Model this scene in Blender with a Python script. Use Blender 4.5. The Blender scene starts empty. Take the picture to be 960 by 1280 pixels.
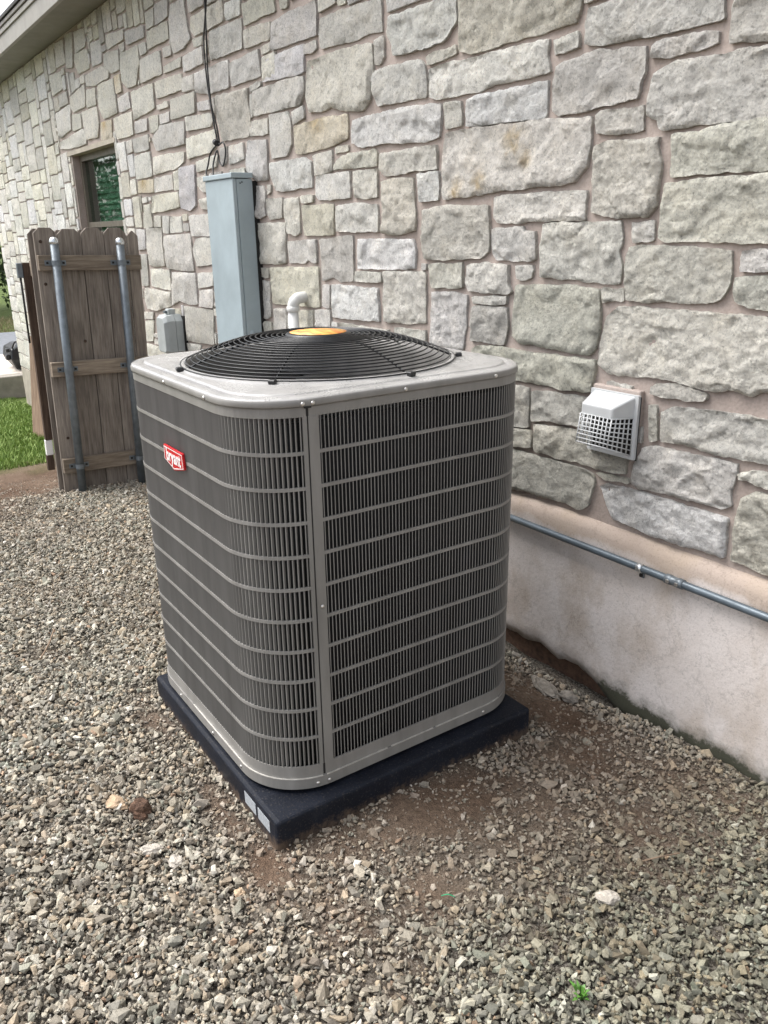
import bpy, bmesh, math, random
import numpy as np
from mathutils import Vector, Matrix, noise, geometry

R = math.radians
scene = bpy.context.scene
C = scene.collection
random.seed(7)
rng = np.random.default_rng(11)

# ------------------------------------------------------------------ camera
cam_data = bpy.data.cameras.new('camera')
cam = bpy.data.objects.new('camera', cam_data)
C.objects.link(cam)
cam_data.sensor_fit = 'VERTICAL'
cam_data.sensor_height = 36.0
cam_data.lens = 28.148
cam_data.clip_start = 0.05
cam_data.clip_end = 600
yaw, pitch, roll = R(145.7022), R(-19.4022), R(-0.9721)
fw = Vector((math.cos(pitch)*math.cos(yaw), math.cos(pitch)*math.sin(yaw), math.sin(pitch)))
rt = fw.cross(Vector((0, 0, 1))).normalized()
up = rt.cross(fw)
rt2 = math.cos(roll)*rt + math.sin(roll)*up
up2 = -math.sin(roll)*rt + math.cos(roll)*up
CAM = Vector((2.0011, -1.1502, 1.3992))
m = Matrix((rt2, up2, -fw)).transposed().to_4x4()
m.translation = CAM
cam.matrix_world = m
scene.camera = cam

# ------------------------------------------------------------------ sky, sun, exposure
SUN_EL, SUN_AZ = R(58), R(222)          # azimuth measured from +X, counter-clockwise
world = bpy.data.worlds.new('World')
scene.world = world
world.use_nodes = True
wn, wl = world.node_tree.nodes, world.node_tree.links
wn.clear()
sky = wn.new('ShaderNodeTexSky')
sky.sky_type = 'NISHITA'
sky.sun_disc = False
sky.sun_elevation = SUN_EL
sky.sun_rotation = math.pi/2 - SUN_AZ
sky.altitude = 100
sky.air_density = 1.0
sky.dust_density = 4.0
sky.ozone_density = 1.0
hs = wn.new('ShaderNodeHueSaturation')
hs.inputs['Saturation'].default_value = 0.34      # cloud cover: a nearly white sky
bg = wn.new('ShaderNodeBackground')
bg.inputs['Strength'].default_value = 0.15
wo = wn.new('ShaderNodeOutputWorld')
wl.new(sky.outputs[0], hs.inputs['Color'])
wl.new(hs.outputs[0], bg.inputs['Color'])
wl.new(bg.outputs[0], wo.inputs['Surface'])

sd = bpy.data.lights.new('sun', 'SUN')
sd.energy = 1.3
sd.angle = R(40)
sd.color = (1.0, 0.985, 0.96)
sun = bpy.data.objects.new('sun', sd)
C.objects.link(sun)
sdir = Vector((math.cos(SUN_EL)*math.cos(SUN_AZ), math.cos(SUN_EL)*math.sin(SUN_AZ), math.sin(SUN_EL)))
sun.rotation_euler = sdir.to_track_quat('Z', 'Y').to_euler()

scene.view_settings.view_transform = 'Standard'
scene.view_settings.look = 'None'
scene.view_settings.exposure = 1.25
scene.view_settings.gamma = 1.0
scene.view_settings.use_curve_mapping = False
scene.render.resolution_x = 768
scene.render.resolution_y = 1024

# ------------------------------------------------------------------ material helpers
def new_mat(name):
    mt = bpy.data.materials.new(name)
    mt.use_nodes = True
    nt = mt.node_tree
    return mt, nt.nodes, nt.links, nt.nodes['Principled BSDF']

def noise_node(n, l, vec, scale, detail=4, rough=0.55, stretch=None):
    t = n.new('ShaderNodeTexNoise')
    t.inputs['Scale'].default_value = scale
    t.inputs['Detail'].default_value = detail
    t.inputs['Roughness'].default_value = rough
    if stretch:
        mp = n.new('ShaderNodeMapping')
        mp.inputs['Scale'].default_value = stretch
        l.new(vec, mp.inputs['Vector'])
        vec = mp.outputs[0]
    l.new(vec, t.inputs['Vector'])
    return t.outputs['Fac']

def ramp(n, l, fac, stops):
    r = n.new('ShaderNodeValToRGB')
    els = r.color_ramp.elements
    while len(els) > len(stops):
        els.remove(els[-1])
    while len(els) < len(stops):
        els.new(0.5)
    for e, (p, c) in zip(els, stops):
        e.position = p
        e.color = (*c, 1) if len(c) == 3 else c
    l.new(fac, r.inputs['Fac'])
    return r.outputs['Color']

def mix(n, l, a, b, fac, mode='MIX'):
    x = n.new('ShaderNodeMix')
    x.data_type = 'RGBA'
    x.blend_type = mode
    for sock, v in ((x.inputs['Factor'], fac), (x.inputs['A'], a), (x.inputs['B'], b)):
        if hasattr(v, 'is_output'):
            l.new(v, sock)
        elif isinstance(v, (int, float)):
            sock.default_value = v
        else:
            sock.default_value = (*v, 1)
    return x.outputs['Result']

def bump(n, l, h, strength, dist, prev=None):
    b = n.new('ShaderNodeBump')
    b.inputs['Strength'].default_value = strength
    b.inputs['Distance'].default_value = dist
    l.new(h, b.inputs['Height'])
    if prev:
        l.new(prev, b.inputs['Normal'])
    return b.outputs['Normal']

def pos(n):
    return n.new('ShaderNodeNewGeometry').outputs['Position']

def objc(n):
    return n.new('ShaderNodeTexCoord').outputs['Object']

def grey(v):
    return (v, v, v)

def simple(name, col, rough=0.5, metal=0.0, nscale=30, var=0.12, bstr=0.0, bdist=0.001, spec=0.5, rvar=0.1):
    """Paint, metal or plastic with a little mottling in colour and gloss."""
    mt, n, l, p = new_mat(name)
    v = pos(n)
    f = noise_node(n, l, v, nscale, 5)
    lo = tuple(c*(1-var) for c in col)
    hi = tuple(min(1, c*(1+var)) for c in col)
    l.new(ramp(n, l, f, [(0.3, lo), (0.7, hi)]), p.inputs['Base Color'])
    g = noise_node(n, l, v, nscale*2.7, 3)
    l.new(ramp(n, l, g, [(0.25, grey(max(0, rough-rvar))), (0.75, grey(min(1, rough+rvar)))]), p.inputs['Roughness'])
    p.inputs['Metallic'].default_value = metal
    p.inputs['Specular IOR Level'].default_value = spec
    if bstr:
        l.new(bump(n, l, noise_node(n, l, v, nscale*6, 3), bstr, bdist), p.inputs['Normal'])
    return mt

M = {}

# limestone: the tint of each stone is a colour attribute, grain and the painted shade of pits and cracks are procedural
def mat_stone():
    mt, n, l, p = new_mat('limestone')
    v = pos(n)
    a = n.new('ShaderNodeAttribute')
    a.attribute_name = 'tint'
    big = noise_node(n, l, v, 9, 5, 0.6)
    col = mix(n, l, a.outputs['Color'], ramp(n, l, big, [(0.3, (0.86, 0.865, 0.87)), (0.5, (1, 1, 1)), (0.72, (1.02, 1.0, 0.965))]), 1.0, 'MULTIPLY')
    mid = noise_node(n, l, v, 55, 6, 0.7)
    col = mix(n, l, col, ramp(n, l, mid, [(0.30, grey(0.78)), (0.44, grey(1.0)), (0.75, grey(1.06))]), 1.0, 'MULTIPLY')
    fine = noise_node(n, l, v, 210, 4, 0.65)
    col = mix(n, l, col, ramp(n, l, fine, [(0.33, grey(0.6)), (0.43, grey(1.0))]), 0.7, 'MULTIPLY')
    pit_shade = noise_node(n, l, v, 95, 8, 0.85)  # shade of fine relief painted in as dark pits, bump being too faint
    col = mix(n, l, col, ramp(n, l, pit_shade, [(0.36, grey(0.36)), (0.44, grey(0.95)), (0.6, grey(1.14))]), 0.85, 'MULTIPLY')
    crack_shade = noise_node(n, l, v, 17, 7, 0.62)  # crevice dirt and shade of chipped edges painted as dark lines
    col = mix(n, l, col, ramp(n, l, crack_shade, [(0.478, grey(1)), (0.497, grey(0.62)), (0.505, grey(0.66)), (0.53, grey(1.03))]), 0.5, 'MULTIPLY')
    l.new(col, p.inputs['Base Color'])
    p.inputs['Roughness'].default_value = 0.95
    p.inputs['Specular IOR Level'].default_value = 0.2
    vo = n.new('ShaderNodeTexVoronoi')
    vo.inputs['Scale'].default_value = 130
    l.new(v, vo.inputs['Vector'])
    rg = noise_node(n, l, v, 40, 9, 0.78)
    gr_ = noise_node(n, l, v, 150, 8, 0.85)
    nb = bump(n, l, rg, 1.0, 0.022)
    nb = bump(n, l, gr_, 1.0, 0.013, nb)
    nb = bump(n, l, vo.outputs['Distance'], 0.35, 0.004, nb)
    l.new(nb, p.inputs['Normal'])
    return mt
M['stone'] = mat_stone()

def mat_mortar():
    mt, n, l, p = new_mat('mortar')
    v = pos(n)
    f = noise_node(n, l, v, 7, 5)
    g = noise_node(n, l, v, 120, 4)
    col = ramp(n, l, f, [(0.3, (0.30, 0.248, 0.218)), (0.7, (0.41, 0.347, 0.31))])
    col = mix(n, l, col, ramp(n, l, g, [(0.3, grey(0.75)), (0.6, grey(1.03))]), 0.7, 'MULTIPLY')
    l.new(col, p.inputs['Base Color'])
    p.inputs['Roughness'].default_value = 0.95
    nb = bump(n, l, g, 0.5, 0.003)
    l.new(bump(n, l, f, 0.5, 0.02, nb), p.inputs['Normal'])
    return mt
M['mortar'] = mat_mortar()

def mat_concrete():
    mt, n, l, p = new_mat('foundation_concrete')
    v = pos(n)
    sep = n.new('ShaderNodeSeparateXYZ')
    l.new(v, sep.inputs[0])
    f = noise_node(n, l, v, 2.6, 6, 0.6)
    g = noise_node(n, l, v, 90, 5, 0.6)
    st = noise_node(n, l, v, 3.4, 7, 0.66, (1.0, 1.0, 0.6))
    col = ramp(n, l, f, [(0.28, (0.48, 0.415, 0.365)), (0.46, (0.61, 0.555, 0.52)), (0.72, (0.70, 0.655, 0.635))])
    # tan mortar wash smeared over the top of the foundation, its lower edge uneven
    zz = n.new('ShaderNodeMath'); zz.operation = 'MULTIPLY_ADD'
    l.new(st, zz.inputs[0]); zz.inputs[1].default_value = 0.16; l.new(sep.outputs['Z'], zz.inputs[2])
    col = mix(n, l, col, (0.345, 0.272, 0.22), ramp(n, l, zz.outputs[0], [(0.495, grey(0)), (0.53, grey(0.85))]))
    # brown streaks and blotches of run-off
    col = mix(n, l, col, (0.37, 0.295, 0.225), ramp(n, l, st, [(0.47, grey(0)), (0.66, grey(0.8))]))
    # damp moss line where concrete meets soil
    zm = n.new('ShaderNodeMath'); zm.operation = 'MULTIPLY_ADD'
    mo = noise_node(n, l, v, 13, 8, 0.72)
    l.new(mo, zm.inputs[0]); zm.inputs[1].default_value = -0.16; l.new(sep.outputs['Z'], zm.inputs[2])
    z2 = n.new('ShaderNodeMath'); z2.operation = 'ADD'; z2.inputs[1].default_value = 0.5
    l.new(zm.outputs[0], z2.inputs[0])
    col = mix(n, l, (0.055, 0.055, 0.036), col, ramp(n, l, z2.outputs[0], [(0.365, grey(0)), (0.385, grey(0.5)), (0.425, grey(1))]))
    col = mix(n, l, col, ramp(n, l, noise_node(n, l, v, 170, 6, 0.8), [(0.36, grey(0.5)), (0.46, grey(0.98)), (0.7, grey(1.07))]), 0.6, 'MULTIPLY')
    ck = noise_node(n, l, v, 2.3, 8, 0.6)
    col = mix(n, l, col, ramp(n, l, ck, [(0.492, grey(1)), (0.4985, grey(0.5)), (0.505, grey(1))]), 0.4, 'MULTIPLY')
    l.new(col, p.inputs['Base Color'])
    p.inputs['Roughness'].default_value = 0.92
    nb = bump(n, l, g, 0.3, 0.003)
    nb = bump(n, l, noise_node(n, l, v, 18, 6, 0.65, (0.8, 1, 1.1)), 0.22, 0.008, nb)
    l.new(nb, p.inputs['Normal'])
    return mt
M['concrete'] = mat_concrete()

def mat_soil():
    mt, n, l, p = new_mat('soil')
    v = pos(n)
    f = noise_node(n, l, v, 1.8, 6, 0.6)
    g = noise_node(n, l, v, 60, 6, 0.7)
    h = noise_node(n, l, v, 260, 4, 0.7)
    col = ramp(n, l, f, [(0.3, (0.085, 0.052, 0.034)), (0.5, (0.15, 0.105, 0.075)), (0.7, (0.21, 0.165, 0.125))])
    col = mix(n, l, col, ramp(n, l, g, [(0.3, grey(0.5)), (0.5, grey(1)), (0.75, grey(1.5))]), 0.85, 'MULTIPLY')
    col = mix(n, l, col, ramp(n, l, h, [(0.58, grey(1)), (0.66, (2.2, 2.2, 2.1))]), 0.8, 'MULTIPLY')
    # grey grit and stone dust where gravel lies thick
    ab = n.new('ShaderNodeAttribute'); ab.attribute_name = 'tint'
    vg = n.new('ShaderNodeTexVoronoi'); vg.inputs['Scale'].default_value = 210
    l.new(v, vg.inputs['Vector'])
    bw = n.new('ShaderNodeSeparateColor'); l.new(vg.outputs['Color'], bw.inputs[0])
    grit = ramp(n, l, bw.outputs[0], [(0.0, (0.045, 0.038, 0.03)), (0.5, (0.10, 0.088, 0.072)), (1.0, (0.22, 0.20, 0.17))])
    col = mix(n, l, grit, col, ab.outputs['Fac'])
    # turf beyond the gravel, by place
    sep = n.new('ShaderNodeSeparateXYZ'); l.new(v, sep.inputs[0])
    mx = n.new('ShaderNodeMath'); mx.operation = 'MULTIPLY_ADD'
    l.new(f, mx.inputs[0]); mx.inputs[1].default_value = 1.6; l.new(sep.outputs['X'], mx.inputs[2])
    mr = n.new('ShaderNodeMapRange')
    mr.inputs['From Min'].default_value = -3.2; mr.inputs['From Max'].default_value = -4.0
    mr.inputs['To Min'].default_value = 0; mr.inputs['To Max'].default_value = 1
    l.new(mx.outputs[0], mr.inputs['Value'])
    turf = ramp(n, l, g, [(0.3, (0.05, 0.075, 0.02)), (0.7, (0.13, 0.17, 0.05))])
    col = mix(n, l, col, turf, mr.outputs[0])
    l.new(col, p.inputs['Base Color'])
    p.inputs['Roughness'].default_value = 0.95
    p.inputs['Specular IOR Level'].default_value = 0.15
    nb = bump(n, l, g, 0.9, 0.012)
    nb = bump(n, l, vg.outputs['Distance'], 0.6, -0.004, nb)
    l.new(bump(n, l, h, 0.7, 0.004, nb), p.inputs['Normal'])
    return mt
M['soil'] = mat_soil()

def mat_gravel():
    mt, n, l, p = new_mat('gravel_stone')
    a = n.new('ShaderNodeAttribute'); a.attribute_name = 'tint'
    v = pos(n)
    g = noise_node(n, l, v, 190, 5, 0.65)
    col = mix(n, l, a.outputs['Color'], ramp(n, l, g, [(0.3, grey(0.62)), (0.5, grey(1)), (0.75, grey(1.12))]), 0.9, 'MULTIPLY')
    l.new(col, p.inputs['Base Color'])
    p.inputs['Roughness'].default_value = 0.8
    p.inputs['Specular IOR Level'].default_value = 0.3
    l.new(bump(n, l, g, 0.6, 0.003), p.inputs['Normal'])
    return mt
M['gravel'] = mat_gravel()

def mat_wood(name, lo, mid, hi, scale=1.0):
    mt, n, l, p = new_mat(name)
    v = objc(n)
    inf = n.new('ShaderNodeObjectInfo')
    ad = n.new('ShaderNodeVectorMath'); ad.operation = 'ADD'
    l.new(v, ad.inputs[0]); 
    sc = n.new('ShaderNodeVectorMath'); sc.operation = 'SCALE'
    cb = n.new('ShaderNodeCombineXYZ')
    for k in range(3):
        l.new(inf.outputs['Random'], cb.inputs[k])
    l.new(cb.outputs[0], sc.inputs[0]); sc.inputs['Scale'].default_value = 23
    l.new(sc.outputs[0], ad.inputs[1])
    vv = ad.outputs[0]
    f = noise_node(n, l, vv, 6*scale, 6, 0.65, (9, 9, 0.7))
    g = noise_node(n, l, vv, 30*scale, 5, 0.6, (6, 6, 0.35))
    b = noise_node(n, l, vv, 2.2, 4, 0.6)
    col = ramp(n, l, f, [(0.28, lo), (0.5, mid), (0.72, hi)])
    col = mix(n, l, col, ramp(n, l, g, [(0.3, grey(0.62)), (0.55, grey(1.05))]), 0.7, 'MULTIPLY')
    col = mix(n, l, col, ramp(n, l, b, [(0.3, grey(0.72)), (0.7, grey(1.12))]), 0.8, 'MULTIPLY')
    rr = n.new('ShaderNodeMapRange'); l.new(inf.outputs['Random'], rr.inputs['Value'])
    rr.inputs['To Min'].default_value = 0.82; rr.inputs['To Max'].default_value = 1.12
    col = mix(n, l, col, rr.outputs[0], 1.0, 'MULTIPLY')
    l.new(col, p.inputs['Base Color'])
    p.inputs['Roughness'].default_value = 0.85
    p.inputs['Specular IOR Level'].default_value = 0.2
    l.new(bump(n, l, g, 0.5, 0.003), p.inputs['Normal'])
    return mt
M['picket'] = mat_wood('weathered_picket', (0.135, 0.113, 0.095), (0.245, 0.208, 0.175), (0.345, 0.30, 0.255))
M['rail'] = mat_wood('weathered_rail', (0.13, 0.10, 0.075), (0.235, 0.19, 0.145), (0.335, 0.28, 0.215))
M['stile'] = mat_wood('dark_stile', (0.04, 0.027, 0.02), (0.075, 0.05, 0.036), (0.11, 0.075, 0.055))
M['plywood'] = mat_wood('stained_plywood', (0.12, 0.075, 0.05), (0.24, 0.165, 0.115), (0.33, 0.25, 0.18))

def mat_paint():
    """Taupe powder coat of the condenser with dust runs."""
    mt, n, l, p = new_mat('taupe_powder_coat')
    v = pos(n)
    f = noise_node(n, l, v, 6, 5, 0.6, (3, 3, 0.5))
    g = noise_node(n, l, v, 300, 3)
    l.new(ramp(n, l, f, [(0.3, (0.185, 0.177, 0.165)), (0.7, (0.255, 0.245, 0.228))]), p.inputs['Base Color'])
    l.new(ramp(n, l, f, [(0.3, grey(0.38)), (0.7, grey(0.5))]), p.inputs['Roughness'])
    l.new(bump(n, l, g, 0.08, 0.0006), p.inputs['Normal'])
    return mt
M['paint'] = mat_paint()

def mat_wet_sky_sheen():
    """The same coat on the lid, beaded with rain."""
    mt, n, l, p = new_mat('taupe_coat_sky_sheen_rain_beads')
    v = pos(n)
    vo = n.new('ShaderNodeTexVoronoi'); vo.inputs['Scale'].default_value = 150
    l.new(v, vo.inputs['Vector'])
    msk = noise_node(n, l, v, 14, 3)
    d = ramp(n, l, vo.outputs['Distance'], [(0.16, grey(1)), (0.34, grey(0))])
    dm = mix(n, l, d, ramp(n, l, msk, [(0.40, grey(0)), (0.55, grey(1))]), 1.0, 'MULTIPLY')
    f = noise_node(n, l, v, 9, 5)
    l.new(ramp(n, l, f, [(0.3, (0.29, 0.283, 0.272)), (0.7, (0.38, 0.371, 0.358))]), p.inputs['Base Color'])  # base lightened to stand for sky reflected in the wet lid
    l.new(mix(n, l, ramp(n, l, f, [(0.3, grey(0.16)), (0.7, grey(0.30))]), grey(0.05), dm), p.inputs['Roughness'])
    l.new(bump(n, l, dm, 0.7, 0.002), p.inputs['Normal'])
    return mt
M['lid'] = mat_wet_sky_sheen()

def mat_pad():
    mt, n, l, p = new_mat('dark_composite_pad')
    v = pos(n)
    f = noise_node(n, l, v, 11, 6, 0.65)
    g = noise_node(n, l, v, 160, 4, 0.7)
    col = ramp(n, l, f, [(0.3, (0.006, 0.0075, 0.012)), (0.6, (0.010, 0.0125, 0.020)), (0.8, (0.024, 0.027, 0.034))])
    col = mix(n, l, col, (0.10, 0.088, 0.076), ramp(n, l, g, [(0.56, grey(0)), (0.70, grey(0.5))]))
    sz = n.new('ShaderNodeSeparateXYZ'); l.new(v, sz.inputs[0])
    sp_ = n.new('ShaderNodeMath'); sp_.operation = 'MULTIPLY_ADD'
    l.new(noise_node(n, l, v, 45, 7, 0.75), sp_.inputs[0]); sp_.inputs[1].default_value = 0.12; l.new(sz.outputs['Z'], sp_.inputs[2])
    s2 = n.new('ShaderNodeMath'); s2.operation = 'ADD'; s2.inputs[1].default_value = 0.5; l.new(sp_.outputs[0], s2.inputs[0])
    col = mix(n, l, (0.12, 0.085, 0.06), col, ramp(n, l, s2.outputs[0], [(0.475, grey(0.25)), (0.505, grey(1))]))
    l.new(col, p.inputs['Base Color'])
    l.new(ramp(n, l, f, [(0.3, grey(0.42)), (0.7, grey(0.7))]), p.inputs['Roughness'])
    p.inputs['Specular IOR Level'].default_value = 0.18
    l.new(bump(n, l, g, 0.5, 0.002), p.inputs['Normal'])
    return mt
M['pad'] = mat_pad()

M['black'] = simple('black_coated_wire', (0.012, 0.012, 0.013), 0.38, 0, 60, 0.3)
M['blade'] = simple('black_fan_blade', (0.012, 0.013, 0.016), 0.35, 0, 20, 0.3)
def mat_coil():
    mt, n, l, p = new_mat('dark_coil_fins')
    v = pos(n)
    g = noise_node(n, l, v, 8, 4)
    w = n.new('ShaderNodeTexWave'); w.bands_direction = 'Z'; w.inputs['Scale'].default_value = 95
    l.new(v, w.inputs['Vector'])
    l.new(ramp(n, l, g, [(0.3, (0.003, 0.0035, 0.005)), (0.7, (0.008, 0.009, 0.012))]), p.inputs['Base Color'])
    p.inputs['Roughness'].default_value = 0.6
    l.new(bump(n, l, w.outputs['Fac'], 0.4, 0.002), p.inputs['Normal'])
    return mt
M['coil'] = mat_coil()
M['screw'] = simple('zinc_screw', (0.62, 0.60, 0.57), 0.32, 0.9, 200, 0.1)
M['bright_edge'] = simple('pale_base_edge', (0.55, 0.53, 0.49), 0.4, 0.4, 60, 0.2)
M['red'] = simple('red_badge_enamel', (0.50, 0.008, 0.014), 0.28, 0, 90, 0.1)
M['white_print'] = simple('white_print', (0.80, 0.78, 0.76), 0.4, 0, 200, 0.05)
M['sticker'] = simple('white_paper_sticker', (0.33, 0.35, 0.37), 0.5, 0, 300, 0.3)
M['galv'] = simple('galvanized_steel', (0.15, 0.172, 0.19), 0.45, 0.45, 26, 0.22, 0.1, 0.001)
M['galv_bright'] = simple('bright_galvanized_cap', (0.62, 0.64, 0.65), 0.3, 0.85, 30, 0.15)
M['conduit'] = simple('steel_conduit', (0.10, 0.124, 0.145), 0.42, 0.3, 14, 0.2)
M['bluegrey'] = simple('blue_grey_enamel', (0.315, 0.375, 0.40), 0.45, 0, 7, 0.10, 0.05)
M['greyplastic'] = simple('pale_grey_plastic', (0.36, 0.385, 0.385), 0.55, 0, 12, 0.12)
M['pvc'] = simple('white_pvc', (0.66, 0.655, 0.63), 0.4, 0, 18, 0.12)
M['ventwhite'] = simple('white_vent_plastic', (0.47, 0.482, 0.485), 0.45, 0, 16, 0.06)
M['dark'] = simple('dark_void', (0.012, 0.011, 0.010), 0.8, 0, 30, 0.3)
M['cable'] = simple('black_cable', (0.012, 0.012, 0.012), 0.5, 0, 40, 0.2)
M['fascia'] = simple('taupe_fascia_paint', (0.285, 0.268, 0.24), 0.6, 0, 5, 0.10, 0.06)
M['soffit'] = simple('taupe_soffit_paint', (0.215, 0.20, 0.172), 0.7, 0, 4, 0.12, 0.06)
M['shingle'] = simple('dark_shingle', (0.05, 0.048, 0.047), 0.9, 0, 40, 0.4, 0.4, 0.004)
M['bronze'] = simple('brown_window_frame', (0.15, 0.13, 0.105), 0.45, 0.3, 12, 0.15)
M['lintel'] = simple('beige_lintel', (0.36, 0.32, 0.26), 0.8, 0, 10, 0.2)
M['blind'] = simple('blind_with_reflected_green', (0.22, 0.36, 0.24), 0.6, 0, 8, 0.3)  # slats carry the green of the foliage reflection as colour
M['asphalt'] = simple('asphalt', (0.17, 0.18, 0.195), 0.9, 0, 9, 0.12, 0.4, 0.004)
M['paleslab'] = simple('pale_slab_concrete', (0.56, 0.50, 0.43), 0.9, 0, 4, 0.12, 0.3, 0.003)
M['oldconcrete'] = simple('old_concrete', (0.30, 0.275, 0.235), 0.95, 0, 7, 0.25, 0.5, 0.008)
M['bark'] = simple('bark', (0.09, 0.07, 0.052), 0.95, 0, 20, 0.4, 0.8, 0.02)
M['rubber'] = simple('black_plastic', (0.014, 0.015, 0.017), 0.4, 0, 14, 0.3)
M['clod'] = simple('brown_soil_clod', (0.10, 0.055, 0.034), 0.95, 0, 60, 0.45, 0.8, 0.006)
M['palestone'] = simple('pale_limestone_piece', (0.43, 0.39, 0.335), 0.9, 0, 40, 0.25, 0.6, 0.004)
M['rubble'] = simple('broken_mortar', (0.36, 0.32, 0.27), 0.95, 0, 45, 0.35, 0.9, 0.012)
M['tanstone'] = simple('tan_stone_piece', (0.40, 0.29, 0.19), 0.9, 0, 40, 0.25, 0.6, 0.004)
M['twig'] = simple('dry_twig', (0.20, 0.14, 0.095), 0.9, 0, 60, 0.35)
M['weed'] = simple('fresh_green_leaf', (0.08, 0.20, 0.03), 0.5, 0, 60, 0.3)
M['greenwire'] = simple('green_plastic_wire', (0.02, 0.30, 0.13), 0.4, 0, 60, 0.2)

def mat_leaf(name, lo, hi):
    mt, n, l, p = new_mat(name)
    g = n.new('ShaderNodeNewGeometry')
    c = ramp(n, l, g.outputs['Random Per Island'], [(0, lo), (1, hi)])
    l.new(c, p.inputs['Base Color'])
    p.inputs['Roughness'].default_value = 0.6
    p.inputs['Specular IOR Level'].default_value = 0.25
    return mt
M['grass'] = mat_leaf('grass_blades', (0.12, 0.20, 0.04), (0.32, 0.42, 0.13))
M['drygrass'] = mat_leaf('dry_grass_blades', (0.22, 0.18, 0.09), (0.36, 0.31, 0.18))
M['leaf'] = mat_leaf('dark_oak_leaves', (0.030, 0.055, 0.018), (0.075, 0.115, 0.04))

def mat_glass():
    mt, n, l, p = new_mat('window_glass')
    p.inputs['Base Color'].default_value = (0.55, 0.72, 0.66, 1)
    p.inputs['Roughness'].default_value = 0.01
    p.inputs['IOR'].default_value = 1.5
    p.inputs['Transmission Weight'].default_value = 1.0
    v = pos(n)
    l.new(bump(n, l, noise_node(n, l, v, 3, 2), 0.05, 0.01), p.inputs['Normal'])
    return mt
M['glass'] = mat_glass()

def mat_fan_label():
    mt, n, l, p = new_mat('orange_warning_label')
    v = objc(n)
    f = noise_node(n, l, v, 16, 3, 0.5, (1, 3, 1))
    l.new(ramp(n, l, f, [(0.32, (0.62, 0.13, 0.06)), (0.46, (0.75, 0.30, 0.07)), (0.6, (0.80, 0.52, 0.13)), (0.75, (0.80, 0.33, 0.14))]), p.inputs['Base Color'])
    p.inputs['Roughness'].default_value = 0.5
    return mt
M['fanlabel'] = mat_fan_label()

# ------------------------------------------------------------------ object helpers
def link(name, me, mat=None, parent=None):
    o = bpy.data.objects.new(name, me)
    C.objects.link(o)
    if mat is not None:
        me.materials.append(M[mat] if isinstance(mat, str) else mat)
    if parent is not None:
        o.parent = parent
    return o

def from_bm(name, bm, mat=None, parent=None, smooth=False):
    me = bpy.data.meshes.new(name)
    bm.normal_update()
    bm.to_mesh(me)
    bm.free()
    if smooth:
        me.shade_smooth()
    return link(name, me, mat, parent)

def empty(name, loc=(0, 0, 0)):
    o = bpy.data.objects.new(name, None)
    C.objects.link(o)
    o.location = loc
    o.empty_display_size = 0.05
    return o

def tag(o, label, cat, group=None):
    o['label'] = label
    o['category'] = cat
    if group:
        o['group'] = group
    return o

def keep(parts, parent):
    """Parent objects that were built in world coordinates to an Empty that stands elsewhere."""
    for o in parts:
        o.parent = parent
        o.matrix_parent_inverse = Matrix.Translation(-Vector(parent.location))

def add_box(bm, x0, x1, y0, y1, z0, z1, mat=None):
    g = bmesh.ops.create_cube(bm, size=1)
    M4 = Matrix.Translation(((x0+x1)/2, (y0+y1)/2, (z0+z1)/2)) @ Matrix.Diagonal((x1-x0, y1-y0, z1-z0, 1))
    if mat is not None:
        M4 = mat @ M4
    bmesh.ops.transform(bm, matrix=M4, verts=g['verts'])
    return g['verts']

def box(name, x0, x1, y0, y1, z0, z1, mat, parent=None, bev=0.0, seg=2, xf=None):
    bm = bmesh.new()
    add_box(bm, x0, x1, y0, y1, z0, z1, xf)
    if bev:
        bmesh.ops.bevel(bm, geom=bm.edges[:], offset=bev, segments=seg, affect='EDGES', profile=0.5)
    return from_bm(name, bm, mat, parent)

def tube_bm(bm, pts, rad, seg=10, caps=True, closed=False):
    pts = [Vector(p) for p in pts]
    n = len(pts)
    rings = []
    nrm = None
    for i, p in enumerate(pts):
        a = pts[(i-1) % n] if (closed or i > 0) else p
        b = pts[(i+1) % n] if (closed or i < n-1) else p
        t = (b-a).normalized()
        if nrm is None:
            nrm = t.orthogonal().normalized()
        nrm = (nrm - t*nrm.dot(t)).normalized()
        bn = t.cross(nrm)
        r = rad[i] if isinstance(rad, (list, tuple)) else rad
        rings.append([bm.verts.new(p + r*(math.cos(2*math.pi*k/seg)*nrm + math.sin(2*math.pi*k/seg)*bn)) for k in range(seg)])
    rng_ = range(n if closed else n-1)
    for i in rng_:
        A, B = rings[i], rings[(i+1) % n]
        off = 0
        if closed and i == n-1:
            off = min(range(seg), key=lambda s: (A[0].co-B[s].co).length)
        for k in range(seg):
            f = bm.faces.new((A[k], A[(k+1) % seg], B[(k+1+off) % seg], B[(k+off) % seg]))
            f.smooth = True
    if caps and not closed:
        bm.faces.new(list(reversed(rings[0])))
        bm.faces.new(rings[-1])

def tube(name, pts, rad, mat, parent=None, seg=10, closed=False):
    bm = bmesh.new()
    tube_bm(bm, pts, rad, seg, True, closed)
    return from_bm(name, bm, mat, parent)

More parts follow.
